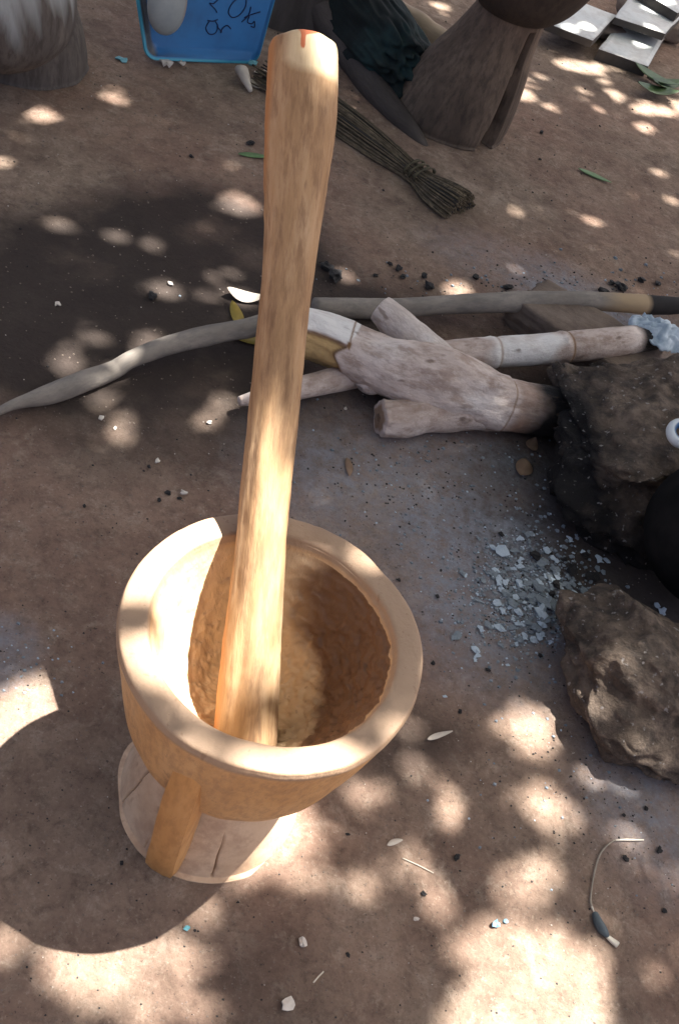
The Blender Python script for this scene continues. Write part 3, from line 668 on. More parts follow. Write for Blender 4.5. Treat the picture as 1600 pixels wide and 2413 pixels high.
# ------------------------------------------------------------------ firewood
def stick_pts(rows, k=1.0):
    """rows: (px, py, width in px, height of the axis or None to lie on the ground)"""
    out = []
    for x, y, wpx, z in rows:
        p = G(x, y); r = wpx*.5*mpp(p)*k
        for _ in range(3):
            zz = r+gz(p.x, p.y) if z is None else z; p = G(x, y, zz); r = wpx*.5*mpp(p)*k
        out.append((p.x, p.y, p.z, r))
    return out
def firewood():
    # left branch
    P = stick_pts([(-60, 1000, 8, .012), (30, 955, 26, .016), (110, 932, 44, None), (200, 898, 46, None), (268, 872, 44, None), (310, 846, 44, .03), (400, 812, 46, .035), (500, 788, 50, .04), (600, 770, 52, .045), (690, 748, 50, .05)])
    o = tube('firewood_branch', P, 'greystick', None, 28, 110, .05, 50, lambda t, th, p: {'char': 0, 'tan': .0, 'white': .22+.35*noise.noise(Vector(p)*14)+.35*math.exp(-((t-.45)/.02)**2)}, None, 0, .25, 1)
    origin_to(o, (P[3][0], P[3][1], 0)); tag(o, 'thin grey branch with splintered end reaching out from the firewood', 'branch', 'firewood at the hearth')
    # rear stick, burnt end
    P = stick_pts([(735, 722, 44, None), (900, 728, 48, None), (1050, 718, 46, .04), (1200, 712, 48, .06), (1350, 708, 46, .07), (1450, 712, 44, .075), (1530, 718, 46, .075), (1590, 720, 40, .07), (1640, 722, 24, .065)])
    o = tube('firewood_stick', P, 'greystick', None, 28, 120, .05, 40, lambda t, th, p: {'char': max(0, min(1, (t-.69)/.07)), 'tan': .8*max(0, min(1, (t-.45)/.2)), 'white': .1}, None, .3, .1, 2)
    origin_to(o, (P[0][0], P[0][1], 0)); tag(o, 'long grey stick behind the forked log with one end burnt black', 'stick', 'firewood at the hearth')
    # pale jointed stick
    P = stick_pts([(562, 946, 22, .03), (640, 930, 46, .035), (760, 902, 58, .035), (900, 870, 66, .036), (1040, 840, 70, .045), (1160, 830, 74, .06), (1290, 822, 74, .075), (1400, 812, 72, .085), (1500, 800, 66, .09), (1570, 792, 50, .09)])
    js = (.555, .70)
    def rf(t, th): return 1+sum(.06*math.exp(-((t-j-.006*math.sin(th))/.006)**2)-.05*math.exp(-((t-j-.012)/.004)**2) for j in js)
    o = tube('firewood_pole', P, 'palelog', None, 40, 220, .03, 40, lambda t, th, p: {'white': max(0, min(.8, (.15+.6*math.exp(-((t-.61)/.085)**4))+.5*noise.noise(Vector(p)*20)-.3*max(0, math.sin(th)))), 'brown': .1, 'peel': 0, 'cut': max(math.exp(-((t-.708)/.003)**2), .7*math.exp(-((t-.562)/.003)**2)), 'char': max(0, min(1, (t-.84)/.07))}, rf, .3, .05, 3)
    origin_to(o, (P[0][0], P[0][1], 0)); tag(o, 'pale straight pole with ring joints lying under the forked log', 'pole', 'firewood at the hearth')
    # the forked log
    P = stick_pts([(655, 775, 136, .075), (740, 796, 146, .075), (830, 834, 150, .075), (930, 876, 164, .074), (1030, 906, 178, .074), (1130, 934, 154, .068), (1220, 948, 132, .064), (1310, 962, 118, .058), (1360, 966, 90, .055)])
    base = Vector((P[4][0], P[4][1], 0)); t = thing('forked_log', base, 'thick pale forked log with a peeled yellow end pushed into the hearth', 'log', 'firewood at the hearth')
    c0 = Vector(P[1][:3]); view = (CAM-c0).normalized(); dirn = (Vector(P[3][:3])-Vector(P[0][:3])).normalized(); upv = view.cross(dirn); upv = upv if upv.z > 0 else -upv
    path = spline(P, 200)
    PN = 200
    def ss(x, lo, hi): k = max(0, min(1, (x-lo)/(hi-lo))); return k*k*(3-2*k)
    def gs(x, c_, w_): return math.exp(-((x-c_)/w_)**2)
    def afn(tt, th, p):
        q = path[int(tt*199)]; d = Vector(p)-Vector(q[:3]); h_ = d.dot(upv)/q[3]; fr = d.dot(view)/q[3]
        nz = noise.fractal(Vector(p)*16, 1, 2, 3); edge = .225+.018*math.sin(h_*7)+.012*nz; topl = .16+.08*nz
        inx, iny = edge-tt, topl-h_
        pe = ss(inx, -.002, .003)*ss(iny, -.03, .03)*(fr > -.4)
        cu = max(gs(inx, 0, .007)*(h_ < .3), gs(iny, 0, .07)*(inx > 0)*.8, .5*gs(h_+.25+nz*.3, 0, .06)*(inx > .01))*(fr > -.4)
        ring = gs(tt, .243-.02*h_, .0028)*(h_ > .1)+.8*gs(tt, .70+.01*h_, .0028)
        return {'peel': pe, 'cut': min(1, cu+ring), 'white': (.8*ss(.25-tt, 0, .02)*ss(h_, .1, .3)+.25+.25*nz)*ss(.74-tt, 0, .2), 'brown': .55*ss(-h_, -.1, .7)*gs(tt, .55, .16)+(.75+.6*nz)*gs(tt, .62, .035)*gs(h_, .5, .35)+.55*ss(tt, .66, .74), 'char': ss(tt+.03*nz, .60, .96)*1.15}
    def rf2(tt, th): return 1
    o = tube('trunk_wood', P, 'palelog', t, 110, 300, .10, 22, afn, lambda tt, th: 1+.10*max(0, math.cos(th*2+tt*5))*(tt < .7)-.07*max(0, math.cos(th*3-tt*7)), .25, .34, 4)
    pv = [a_.value for a_ in o.data.attributes['peel'].data]
    for i_, v_ in enumerate(o.data.vertices):
        if i_ < 300*110 and pv[i_] > 0:
            c_ = Vector(path[int(i_//110/299*199)][:3]); v_.co = c_+(v_.co-c_)*(1-.14*pv[i_]-.03*noise.noise(Vector((v_.co.x*90, v_.co.y*90, 0)))*pv[i_])
    z = lambda tt, th, p: {'peel': 0, 'cut': 0, 'white': .35, 'brown': .15, 'char': 0}
    Q = stick_pts([(1045, 872, 104, .08), (985, 806, 92, .10), (930, 756, 80, .115), (892, 724, 70, .122)])
    tube('side_branch', Q, 'palelog', t, 40, 60, .10, 30, lambda tt, th, p: {'peel': 0, 'cut': .7*(tt > .97), 'white': .5, 'brown': .3, 'char': 0}, None, .15, .3, 5)
    Q = stick_pts([(1230, 956, 96, .055), (1120, 962, 96, .048), (1010, 972, 84, .040), (940, 982, 78, .036), (892, 984, 72, .034)])
    tube('side_branch', Q, 'palelog', t, 48, 80, .12, 26, lambda tt, th, p: {'peel': 0, 'cut': .8*(tt > .975), 'white': .1, 'brown': .25+.5*noise.noise(Vector(p)*18), 'char': .9*max(0, (.25-tt)*3)}, lambda tt, th: 1+(.10*math.sin(th*5+1)+.07*math.sin(th*9))*max(0, (tt-.8)*5), .2, .35, 6)
    Q = stick_pts([(900, 868, 96, .07), (872, 893, 84, .055), (850, 915, 66, .045)])
    tube('knot', Q, 'palelog', t, 28, 24, .08, 30, lambda tt, th, p: {'peel': 0, 'cut': 0, 'white': .4, 'brown': .4, 'char': 0}, None, .8, .1, 7)
firewood()

# ------------------------------------------------------------------ hearth
def hearth():
    sx = lambda p: max(0, min(1, .85-2.2*(p.z-.02)/.16+.6*noise.noise(p*9)))
    c = G(1532, 1080, .05)
    o = rock('hearth_stone', (c.x, c.y, .085), (.285, .285, .148), 'stone', .5, 6, .24, 5, .30, 21, lambda p: {'soot': max(0, min(.8, .55-4.0*(p.z-.12)+.5*noise.noise(p*7)))}, fine=.06, cuts=16)
    origin_to(o, (c.x, c.y, 0)); tag(o, 'big soot-blackened hearth stone at the burnt log ends', 'stone', 'hearth stones')
    c = G(1518, 1615, .05)
    o = rock('hearth_stone', (c.x, c.y, .062), (.200, .150, .090), 'stone', -.35, 6, .24, 4, .25, 14, lambda p: {'soot': .12+.3*noise.noise(p*9)}, tilt=.08, cuts=14)
    origin_to(o, (c.x, c.y, 0)); tag(o, 'rough brown hearth stone with ash dust beside the black pot', 'stone', 'hearth stones')
    c = G(1370, 800, .03)
    o = rock('hearth_stone', (c.x, c.y, .03), (.20, .10, .05), 'block', -.35, 5, .10, 4, .85, 5, lambda p: {'soot': .15+.3*noise.noise(p*8)}, fine=.03)
    origin_to(o, (c.x, c.y, 0)); tag(o, 'flat clay block lying under the pale jointed pole', 'stone', 'hearth stones')
    # black round pot on the stones
    c = G(1688, 1300, .12)
    t = thing('cooking_pot', (c.x, c.y, .0), 'soot-black round cooking pot on the hearth stones', 'pot')
    pr = [(.0, .035), (.06, .04), (.11, .065), (.143, .11), (.155, .16), (.145, .21), (.118, .245), (.112, .262), (.122, .275), (.118, .278), (.106, .262), (.11, .24), (.138, .205), (.148, .16), (.136, .112), (.10, .072), (.0, .045)]
    lathe('body', pr, 'pot', t, 120, 110, (c.x, c.y, 0), lambda th, s, r, z: (r*(1+.006*noise.noise(Vector((math.cos(th)*3, math.sin(th)*3, z*20)))), z))
    # pale ring lying on the stone
    c = G(1606, 1022, .232); vs, fs, inn = [], [], []
    tl_ = Matrix.Rotation(.35, 3, 'X')
    for i in range(48):
        a = 2*math.pi*i/48
        for j in range(16):
            b_ = 2*math.pi*j/16; rr = .022+.009*math.cos(b_); p = tl_ @ Vector((rr*math.cos(a), rr*math.sin(a), .011*math.sin(b_))); vs.append(p+c); inn.append(1 if math.cos(b_) < -.3 else 0)
    fs = [(i*16+j, ((i+1) % 48)*16+j, ((i+1) % 48)*16+(j+1) % 16, i*16+(j+1) % 16) for i in range(48) for j in range(16)]
    o = mesh_obj('enamel_ring', vs, fs, 'white', None, {'inner': inn}); origin_to(o, c); tag(o, 'pale white ring lying on the big hearth stone', 'ring')
    # crust of white ash on the pole's burnt end
    c = G(1560, 788, .11); vs, fs = [], []
    nx, ny = 34, 26
    for s_ in (0, 1):
        for j in range(ny):
            for i in range(nx):
                u, v_ = i/(nx-1)*2-1, j/(ny-1)*2-1
                k = 1+.28*noise.noise(Vector((math.atan2(v_, u)*2.2, 3, 0))); m_ = max(abs(u), abs(v_)) or 1; h_ = math.hypot(u, v_) or 1
                q = Vector((u*m_/h_*.085*k, v_*m_/h_*.06*k, .028*(1-m_)+.014*noise.fractal(Vector((u*3, v_*3, 2)), 1, 2, 4)-.012*s_*(1-m_)-.003*s_)); vs.append(c+q)
    w_ = nx*ny
    for j in range(ny-1):
        for i in range(nx-1): a = j*nx+i; fs += [(a, a+1, a+nx+1, a+nx), (w_+a, w_+a+nx, w_+a+nx+1, w_+a+1)]
    edge = [i for i in range(nx)]+[j*nx+nx-1 for j in range(1, ny)]+[(ny-1)*nx+i for i in range(nx-2, -1, -1)]+[j*nx for j in range(ny-2, 0, -1)]
    fs += [(a, w_+a, w_+b_, b_) for a, b_ in zip(edge, edge[1:]+edge[:1])]
    o = mesh_obj('ash_crust', vs, fs, 'ash'); origin_to(o, c); tag(o, 'flaky bluish white ash crust on the burnt pole end', 'ash')
hearth()

# ------------------------------------------------------------------ grass broom
def broom():
    p = [Gg(x, y) for x, y in ((1085, 505), (1040, 472), (985, 425), (900, 362), (800, 292), (700, 228), (610, 178))]
    hw = [.066, .060, .036, .050, .060, .066, .075]; base = p[2]
    t = thing('grass_broom', (base.x, base.y, base.z), 'bundle broom of dry grass stems tied near its stub end', 'broom')
    vs, fs, gc, dk = [], [], [], []
    path = spline([(q.x, q.y, h_) for q, h_ in zip(p, hw)], 61)
    tg = np.gradient(path[:, :2], axis=0); tg /= np.linalg.norm(tg, axis=1)[:, None]; nn = np.stack([-tg[:, 1], tg[:, 0]], 1)
    def at(s): i = min(max(s*60, 0), 59.999); j = int(i); u = i-j; return path[j]*(1-u)+path[j+1]*u, nn[j]*(1-u)+nn[j+1]*u
    for k in range(420):
        u, h_ = rng.uniform(-1, 1), rng.uniform(0, 1); s0, s1 = rng.uniform(0, .07), rng.uniform(.72, 1.0)
        if k % 4 == 0: s1 = rng.uniform(.3, .6)
        r = rng.uniform(.0014, .0034); dd = 1 if rng.uniform() < .18 else 0; prev = None; wob = rng.uniform(-.3, .3)
        for i in range(12):
            s = s0+(s1-s0)*i/11; q, nm = at(s); sq = math.sqrt(max(0, 1-u*u)); hb = q[2]*.55
            lat = u*q[2]*(1+.35*wob*(s < .3))+wob*q[2]*(max(0, s-.35)*1.4+.12); x, y = q[0]+nm[0]*lat, q[1]+nm[1]*lat; z = gz(x, y)+.003+h_*sq*hb*1.6
            ti = at(s+.01)[0]-at(s-.01)[0]; dv = Vector((ti[0], ti[1], 0)).normalized(); sd = Vector((-dv.y, dv.x, 0))
            b0 = len(vs)
            for a in (90, 210, 330): vs.append(Vector((x, y, z))+sd*(r*math.cos(R_(a)))+Vector((0, 0, r*math.sin(R_(a))))); gc.append((k*.13, u, s)); dk.append(dd)
            if prev is not None: fs += [(prev+j, prev+(j+1) % 3, b0+(j+1) % 3, b0+j) for j in range(3)]
            else: fs.append((b0+2, b0+1, b0))
            prev = b0
        fs.append((prev, prev+1, prev+2))
    o = mesh_obj('stems', vs, fs, 'straw', t, {'gc': gc, 'dark': dk}); o['kind'] = 'stuff'
    for s in (.315, .345, .37):
        q, nm = at(s); pts = []
        for i in range(25):
            a = 2*math.pi*i/24; lat = math.cos(a)*(q[2]*1.12); pts.append((q[0]+nm[0]*lat, q[1]+nm[1]*lat, gz(q[0], q[1])+.004+(math.sin(a)+1)*.5*q[2]*1.15, .0036+.0014*math.sin(a*5)))
        tube('binding', pts, 'bind', t, 8, 60, .2, 200)
broom()

# ------------------------------------------------------------------ cloth heap, log and slabs at the back
def back_things():
    c = G(868, 95, .05); vs, fs = [], []
    d = (G(960, 190)-G(790, -20)).normalized(); ang = math.atan2(d.y, d.x)
    bm = bmesh.new(); bmesh.ops.create_icosphere(bm, subdivisions=6, radius=1); mt = Matrix.Rotation(ang, 3, 'Z'); out = []
    for v_ in bm.verts:
        q = v_.co; f = 1+.25*noise.noise(q*1.4)+.16*abs(noise.noise(Vector((q.x*1.2, q.y*4, q.z*4))))-.12*abs(noise.noise(Vector((q.x*1.6+4, q.y*6, q.z*6))))
        p = mt @ Vector((q.x*.36*f, q.y*.125*f, q.z*.115*f)); p += Vector((c.x, c.y, .085)); p.z = max(p.z, gz(p.x, p.y)-.003); out.append(p)
    fs = [tuple(x.index for x in f_.verts) for f_ in bm.faces]; bm.free()
    o = mesh_obj('cloth_bundle', out, fs, 'cloth'); origin_to(o, (c.x, c.y, 0)); tag(o, 'dark green cloth bundle heaped beside the tree root', 'cloth')
    P = stick_pts([(880, 5, 60, None), (940, 45, 72, None), (1000, 85, 70, None), (1060, 120, 60, None)])
    o = tube('fallen_log', P, 'greystick', None, 28, 60, .12, 20, lambda t, th, p: {'char': 0, 'tan': .6, 'white': 0}, None, .3, .2, 9)
    origin_to(o, (P[1][0], P[1][1], 0)); tag(o, 'short brown log lying behind the green cloth', 'log')
    specs = [([(1281, 48), (1352, -4), (1452, 34), (1398, 94)], .075, .03, 'pale slab with chipped corner propped nearest the old split mortar'),
             ([(1449, 37), (1490, -18), (1622, 22), (1567, 77)], .10, .03, 'pale slab lying between two others on the stacked edge'),
             ([(1455, 54), (1566, 87), (1528, 153), (1411, 113)], .040, .04, 'smallest pale slab lying flat on the ground in front of the others'),
             ([(1500, -30), (1560, -75), (1660, -30), (1598, 28)], .14, .04, 'bluish pale slab topmost of the stack')]
    for poly, z, th, lab in specs:
        pts = [G(x, y, z) for x, y in poly]; cen = sum(pts, Vector())/4; n_ = 12; vs, fs, fm, gr = [], [], [], []
        for lay in (0, 1):
            for j in range(n_+1):
                for i in range(n_+1):
                    u, v_ = i/n_, j/n_; p = (pts[0]*(1-u)+pts[1]*u)*(1-v_)+(pts[3]*(1-u)+pts[2]*u)*v_
                    e = min(u, 1-u, v_, 1-v_); p = p+(p-cen)*(.03*noise.noise(p*9))*(e < .01)
                    p.z = (z+.004*noise.noise(p*6)-(.004 if e < .01 else 0)) if lay == 0 else (z-th if z > .05 else gz(p.x, p.y)-.002)
                    vs.append(p); gr.append(.55*max(0, 1-e*9)+.2*noise.noise(p*5))
        k = (n_+1)**2
        for j in range(n_):
            for i in range(n_):
                a = j*(n_+1)+i; fs += [(a, a+1, a+n_+2, a+n_+1), (k+a, k+a+n_+1, k+a+n_+2, k+a+1)]; fm += [0, 1]
        edge = [i for i in range(n_+1)]+[j*(n_+1)+n_ for j in range(1, n_+1)]+[n_*(n_+1)+i for i in range(n_-1, -1, -1)]+[j*(n_+1) for j in range(n_-1, 0, -1)]
        for a, b_ in zip(edge, edge[1:]+edge[:1]): fs.append((a, k+a, k+b_, b_)); fm.append(1)
        o = mesh_obj('slab', vs, fs, None, None, {'grime': gr}, False, ['slab', 'slabside'], fm); origin_to(o, (cen.x, cen.y, z-th)); tag(o, lab, 'slab', 'pale slabs behind the old mortar')
    # what the raised slabs rest on
    for (x, y), hgt, lab in (((1400, 38), .045, 'low grey stone under the chipped pale slab'), ((1540, 28), .070, 'grey stone block carrying the stacked pale slabs'), ((1590, -22), .100, 'grey stone block under the topmost pale slab')):
        p = G(x, y, hgt); o = rock('support_stone', (p.x, p.y, hgt*.5), (.15, .12, hgt*.56), 'block', .4, 3, .08, 4, .8, x, lambda q: {'soot': .3})
        for v_ in o.data.vertices: v_.co.z = min(v_.co.z, hgt)
        origin_to(o, (p.x, p.y, 0)); tag(o, lab, 'stone')
back_things()

# ------------------------------------------------------------------ leaves, chips, pods and other bits on the earth
def yaw_px(px, py, dx, dy): d = G(px+dx, py+dy)-G(px, py); return math.atan2(d.y, d.x)
def litter():
    for px, py, dx, dy, L, W, mt, lab, curl in [
        (1400, 415, 70, 30, .115, .028, 'greenleaf', 'slim light green leaf lying alone on bare earth', .1),
        (600, 370, 60, 6, .09, .022, 'greenleaf', 'pale green leaf poking out behind the pestle', .1),
        (555, 748, 22, 70, .085, .026, 'yellowleaf', 'yellow curled leaf beside the thin grey branch', .3),
        (585, 803, 60, 18, .085, .028, 'yellowleaf', 'yellow leaf under the thin grey branch', .15),
        (577, 704, 60, 12, .085, .040, 'paleleaf', 'pale dry leaf curled up in a spot of sun', .5),
        (1229, 1105, -15, 45, .055, .036, 'brownleaf', 'broad brown dry leaf beside the big hearth stone', .25),
        (1255, 1050, 10, -40, .045, .026, 'brownleaf', 'narrow brown dry leaf tucked against the big hearth stone', .3),
        (820, 1100, 8, 60, .048, .014, 'brownleaf', 'thin strip of dry bark on reddish earth', .1),
        (1035, 1735, 60, -20, .048, .008, 'paleleaf', 'slim pale dry leaf right of the mortar rim', .3),
        (930, 1986, 34, -12, .026, .007, 'paleleaf', 'tiny pale wood sliver on shaded earth', .1),
        (620, 172, 50, -6, .07, .02, 'paleleaf', 'whitish leaf scrap half behind the pestle top', .2),
        (600, 205, 40, 40, .05, .02, 'paleleaf', 'dry husk strip beside the broom tips', .4)]:
        p = Gg(px, py, .0012); leaf_blade('fallen_leaf' if 'leaf' in lab else 'bark_strip', p, yaw_px(px, py, dx, dy), L, W, mt, lab, 'leaf' if 'leaf' in lab else 'bark', None, curl)
    t = thing('leaf_sprig', Gg(1545, 215), 'green leaf sprig in the sunny patch near the pale slabs', 'sprig')
    for px, py, dx, dy in ((1535, 198, 50, 26), (1565, 215, 60, -4), (1540, 228, 70, 14)):
        leaf_blade('leaf', Gg(px, py, .02), yaw_px(px, py, dx, dy),   .19, .075, 'sprig', None, parent=t, curl=.25)
    pts = [Gg(x, y, .03) for x, y in ((1520, 190), (1555, 214), (1590, 226))]; tube('stem', [(p.x, p.y, p.z-.012, .004) for p in pts], 'stem', t, 8, 16)
    # curved dry stem with a dark pod
    t = thing('dry_seed_pod', Gg(1425, 2185), 'curved dry stem ending in a dark blue-grey pod', 'pod')
    pts = [Gg(x, y, .004) for x, y in ((1515, 1980), (1465, 1979), (1440, 1984), (1415, 2010), (1402, 2050), (1395, 2095), (1393, 2125), (1402, 2150))]
    tube('stem', [(p.x, p.y, p.z-.001, .0014+.0004*math.sin(k_*2.3)) for k_, p in enumerate(pts)], 'stem', t, 8, 90, .35, 160, lambda tt, th, p: {'pale': 1 if tt < .22 or tt > .9 else .25})
    pts = [Gg(x, y, .006) for x, y in ((1400, 2148), (1408, 2172), (1420, 2192), (1434, 2208))]
    tube('pod', [(p.x, p.y, p.z, r) for p, r in zip(pts, (.004, .0068, .0068, .003))], 'pod', t, 14, 30, .08, 80, None, None, .8)
    pts = [Gg(x, y, .005) for x, y in ((1432, 2205), (1444, 2216), (1456, 2226))]
    tube('husk', [(p.x, p.y, p.z, r) for p, r in zip(pts, (.003, .0042, .0045))], 'stem', t, 10, 16, .3, 90, lambda tt, th, p: {'pale': 1})
    pts = [Gg(x, y, .003) for x, y in ((948, 2022), (985, 2038), (1022, 2056))]
    o = tube('straw_bit', [(p.x, p.y, p.z-.0015, .0008) for p in pts], 'stem', None, 6, 16, .1, 90, lambda tt, th, p: {'pale': .8}); origin_to(o, pts[1]); tag(o, 'thin straw lying in a patch of sun', 'straw')
    pts = [Gg(x, y, .003) for x, y in ((738, 2316), (750, 2302), (762, 2290))]
    o = tube('straw_bit', [(p.x, p.y, p.z-.001, .0010) for p in pts], 'stem', None, 6, 16, .1, 90, lambda tt, th, p: {'pale': .9}); origin_to(o, pts[1]); tag(o, 'short pale splinter on shaded earth below the mortar', 'splinter')
    # husks at the tray
    p = Gg(585, 200, .0); pts = [Gg(x, y, z) for x, y, z in ((560, 178, .02), (566, 190, .03), (575, 203, .02), (590, 222, .008))]
    o = tube('corn_husk', [(q.x, q.y, q.z, r) for q, r in zip(pts, (.012, .017, .013, .006))], 'paleleaf', None, 14, 30, .25, 40, None, None, .6); origin_to(o, p); tag(o, 'crumpled pale husk near the broom tips', 'husk')
    for px, py, r, lab in ((392, 152, .022, 'white shell scrap under the blue tray edge'), (430, 152, .014, 'thin pale scrap beside the white shell scrap')):
        put('shell_scrap', flake_mesh('shell_scrap', r, px, .2, .7), 'chip', Gg(px, py), .4, 1, lab, 'scrap')
    put('teal_scrap', flake_mesh('teal_scrap', .018, 5), 'teal', Gg(288, 136), .3, 1, 'teal plastic scrap on the earth left of the blue tray', 'scrap')
    put('teal_scrap', flake_mesh('teal_scrap', .02, 8, .2, .5), 'teal', Gg(594, 150), .3, 1, 'teal scrap beneath the worn corner of the blue tray', 'scrap')
    for px, py, r, lab in ((712, 2222, .0095, 'white chip alone on shaded earth'), (676, 2368, .012, 'larger white chip below the lone one'), (980, 2165, .005, 'small pinkish chip near the sun patch'), (372, 1085, .009, 'white ash crumb beside a coal'), (434, 1160, .009, 'white ash crumb in a row of three'),
                           (402, 668, .011, 'bright white bit lit by a sun spot'), (240, 982, .010, 'white bit glinting in a sun spot under the branch'), (272, 1007, .006, 'tiny white bit next to the glinting one'), (494, 992, .009, 'white bit glinting between branch and pole'), (137, 718, .012, 'white sliver on the dark earth'), (815, 962, .007, 'grey crumb under the forked log')):
        put('pale_chip', flake_mesh('pale_chip', r*(.72 if py < 1100 else 1), px, .25, .5), 'chip', Gg(px, py), px, 1, lab, 'chip')
    put('blue_foil', flake_mesh('blue_foil', .008, 3, .2, .9), 'bluebit', Gg(1168, 2178), 1.1, 1, 'folded bluish foil scrap in the big sun patch', 'foil')
    put('blue_foil', flake_mesh('blue_foil', .005, 4, .2, .5), 'bluebit', Gg(1193, 2168), .4, 1, 'tiny bluish scrap next to the folded foil', 'foil')
    put('teal_scrap', flake_mesh('teal_scrap', .005, 6, .2, .4), 'teal', Gg(440, 2187), .4, 1, 'tiny teal scrap at the edge of the mortar shadow', 'scrap')
    # charcoal lumps
    def zone(px, py):
        if py < 400: return 'small black charcoal bit on clean earth between the old mortars and tray'
        if py < 700: return 'black charcoal lump in the scatter behind the long rear stick' if px > 700 else 'black charcoal lump on the dark earth above the thin branch'
        if px < 750: return 'black charcoal lump in the little cluster left of the pestle' if py < 1300 else 'small black charcoal bit beside the pale mortar foot'
        if py < 1450 and px > 1150: return 'black charcoal lump among the ash flakes between the hearth stones'
        if py < 1700: return 'small charcoal bit on the earth between mortar rim and hearth stone'
        return 'small charcoal lump in the sun-dappled earth right of the mortar'
    lm_ = [lump_mesh('charcoal_lump', 1, s_, 2, (1.1, .75, .5), .8) for s_ in range(5)]
    for me in lm_: me.materials.append(MAT['coal'])
    big = [(1262, 1312, 22), (1345, 1345, 26), (1395, 1360, 24), (1310, 1375, 18), (1300, 1400, 14), (1180, 1258, 12), (1380, 1310, 14), (1420, 1395, 16), (1330, 1318, 12), (1030, 1405, 9), (1020, 1562, 9), (1150, 1578, 10), (1085, 1675, 9), (940, 1366, 8), (1272, 1545, 10),
           (398, 1160, 12), (376, 1176, 9), (424, 1172, 8), (352, 1097, 8), (700, 968, 12), (998, 2104, 11), (1078, 2018, 14), (1474, 2022, 12), (1552, 2005, 13), (1470, 1920, 8), (1522, 1905, 9), (820, 1965, 8), (288, 2033, 8), (562, 2125, 5), (460, 2192, 6), (1568, 2145, 11), (820, 2250, 9),
           (590, 340, 14), (450, 370, 10), (1275, 313, 9), (1272, 373, 6), (790, 652, 34), (770, 628, 24), (940, 632, 16), (1120, 655, 14), (1010, 675, 20), (1195, 680, 18), (1460, 680, 24), (1440, 668, 14), (1510, 660, 16), (1550, 668, 14), (920, 620, 10), (950, 650, 12), (1420, 690, 22), (1000, 650, 14), (885, 645, 10), (200, 1190, 8), (1120, 880, 10), (360, 700, 20)]
    for k, (px, py, s_) in enumerate(big):
        p = Gg(px, py); put('charcoal_lump', lm_[k % 5], 'coal', p, k*1.7, s_*.62*mpp(p), zone(px, py), 'charcoal', 'charcoal lumps: '+zone(px, py)[:40])
    # ash flakes
    fm_ = [flake_mesh('ash_flake', 1, 20+s_, .1, .45) for s_ in range(6)]; gm_ = [flake_mesh('ash_flake', 1, 40+s_, .1, .4) for s_ in range(6)]
    for me in fm_: me.materials.append(MAT['ash'])
    for me in gm_: me.materials.append(MAT['greyash'])
    wh = [(1180, 1300, 26), (1160, 1290, 14), (1225, 1270, 14), (1208, 1340, 12), (1175, 1375, 16), (1190, 1372, 14), (1170, 1420, 16), (1220, 1440, 20), (1205, 1430, 14), (1218, 1470, 14), (1235, 1502, 16), (1270, 1500, 18), (1255, 1508, 14), (1120, 1530, 18), (1125, 1545, 12), (1195, 1567, 8), (1530, 1440, 14), (1560, 1440, 18), (1548, 1425, 12), (1252, 1258, 12), (1408, 1410, 14), (1048, 1640, 8), (1120, 1555, 9)]
    gw = [(1290, 1425, 42), (1350, 1440, 40), (1265, 1380, 26), (1240, 1375, 20), (1260, 1480, 24), (1440, 1400, 24), (1310, 1345, 20), (1380, 1415, 18), (1075, 1500, 22), (1150, 1475, 18), (1230, 1405, 20), (1330, 1405, 22), (1190, 1395, 14), (1205, 1480, 16), (1180, 1520, 14), (1285, 1460, 22), (1410, 1340, 16), (1330, 1290, 14), (1275, 1335, 14), (1350, 1375, 14), (1240, 1340, 14)]
    for k in range(150):
        q = (1262+rng.normal()*68, 1395+rng.normal()*58, abs(rng.normal())*6+7); (wh if k % 5 < 2 else gw).append(q)
    def azone(px, py, s_, col_):
        sz = 'big' if s_ > 17 else ('small' if s_ < 10 else 'middling')
        if px > 1450: w_ = 'under the black pot'
        elif py > 1475: w_ = 'against the lower rough hearth stone'
        elif px < 1200: w_ = 'on bare earth toward the mortar'
        elif py < 1340: w_ = 'at the foot of the big sooty hearth stone'
        else: w_ = 'in the ash heap between the hearth stones'
        return '%s %s ash flake %s' % (sz, col_, w_)
    for k, (px, py, s_) in enumerate(wh): p = Gg(px, py, .001); lb = azone(px, py, s_, 'white'); put('ash_flake', fm_[k % 6], 'ash', p, k*2.1, s_*.85*mpp(p), lb, 'ash flake', lb+'s')
    for k, (px, py, s_) in enumerate(gw): p = Gg(px, py, .001); lb = azone(px, py, s_, 'dull grey'); put('ash_flake', gm_[k % 6], 'greyash', p, k*1.3, s_*.85*mpp(p), lb, 'ash flake', lb+'s')
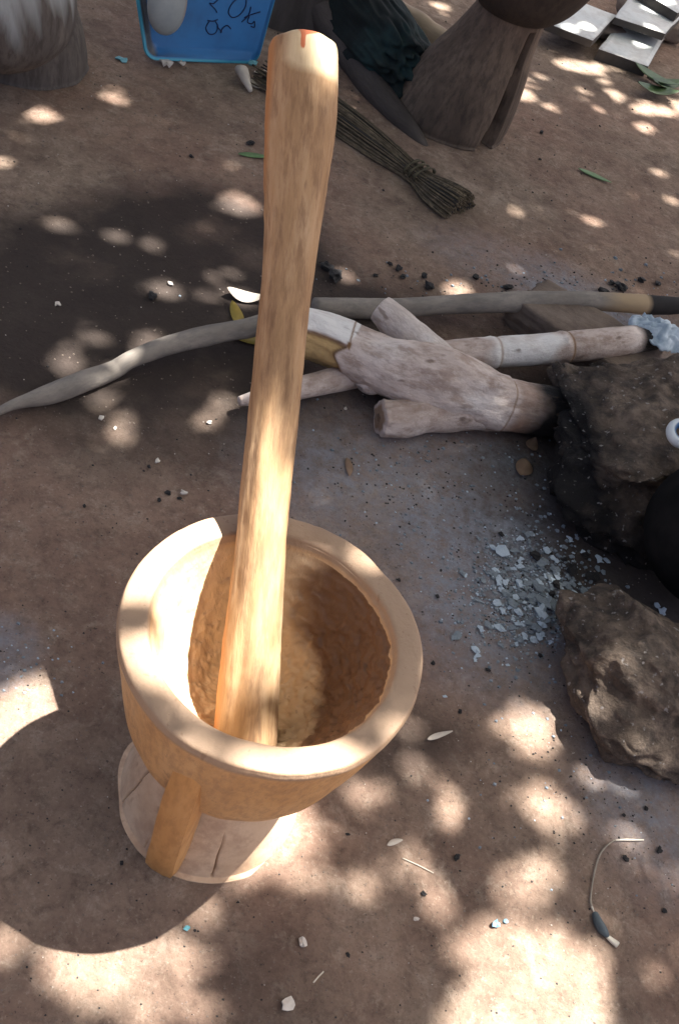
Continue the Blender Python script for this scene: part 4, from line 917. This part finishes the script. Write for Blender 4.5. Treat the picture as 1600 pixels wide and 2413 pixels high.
    # fine grit that nobody could count
    def grit(name, mat, cnt, fn, lo, hi, label):
        vs, fs = [], []
        for k in range(cnt):
            x, y = fn(); p = Vector((x, y, gz(x, y))); s_ = rng.uniform(lo, hi)*(.6+.35*p.y); b0 = len(vs); a0 = rng.uniform(0, 6.28); h_ = s_*rng.uniform(.3, .9)
            for i in range(4): a = a0+i*1.57+rng.uniform(-.3, .3); vs.append(p+Vector((math.cos(a)*s_, math.sin(a)*s_*rng.uniform(.5, 1), -.0006)))
            for i in range(4): a = a0+i*1.57+rng.uniform(-.3, .3); vs.append(p+Vector((math.cos(a)*s_*.7, math.sin(a)*s_*.6, h_*rng.uniform(.7, 1.1))))
            fs += [(b0+i, b0+(i+1) % 4, b0+4+(i+1) % 4, b0+4+i) for i in range(4)]+[(b0+4, b0+5, b0+6, b0+7)]
        o = mesh_obj(name, vs, fs, mat, None, None, False); tag(o, label, 'grit', None, 'stuff')
    def around(px, py, sx, sy):
        def f():
            while True:
                q = G(px+rng.normal()*sx, py+rng.normal()*sy)
                if (Vector((q.x, q.y))-Vector((MORT.x, MORT.y))).length > .13: return q.x, q.y
        return f
    fields = [around(1240, 1395, 80, 75), around(1300, 690, 220, 40), around(1050, 1130, 160, 90), around(1400, 1750, 160, 160), around(60, 1540, 70, 60)]
    def pickf(ws):
        ws = np.array(ws)/sum(ws); return lambda: fields[rng.choice(len(fields), p=ws)]()
    def anywhere():
        while True:
            q = G(rng.uniform(-60, 1660), rng.uniform(0, 2450))
            if (Vector((q.x, q.y))-Vector((MORT.x, MORT.y))).length > .14: return q.x, q.y
    grit('ash_grit', 'ash', 800, pickf([.8, .06, .06, .05, .05]), .0008, .0032, 'fine white ash crumbs strewn around the hearth')
    grit('ash_dust_crumbs', 'greyash', 1300, pickf([.85, .1, .08, .05, .02]), .0012, .0050, 'grey ash crumbs strewn around the hearth')
    grit('charcoal_grit', 'coal', 1300, lambda: (anywhere() if rng.uniform() < .35 else pickf([.3, .3, .3, .3, .02])()), .0007, .0030, 'fine charcoal crumbs on the earth')
    grit('sand_grit', 'pebble', 3600, anywhere, .0006, .0026, 'small earth crumbs on the packed yard')
    grit('pale_grit', 'chip', 260, anywhere, .0006, .0018, 'tiny pale specks on the packed yard')
litter()
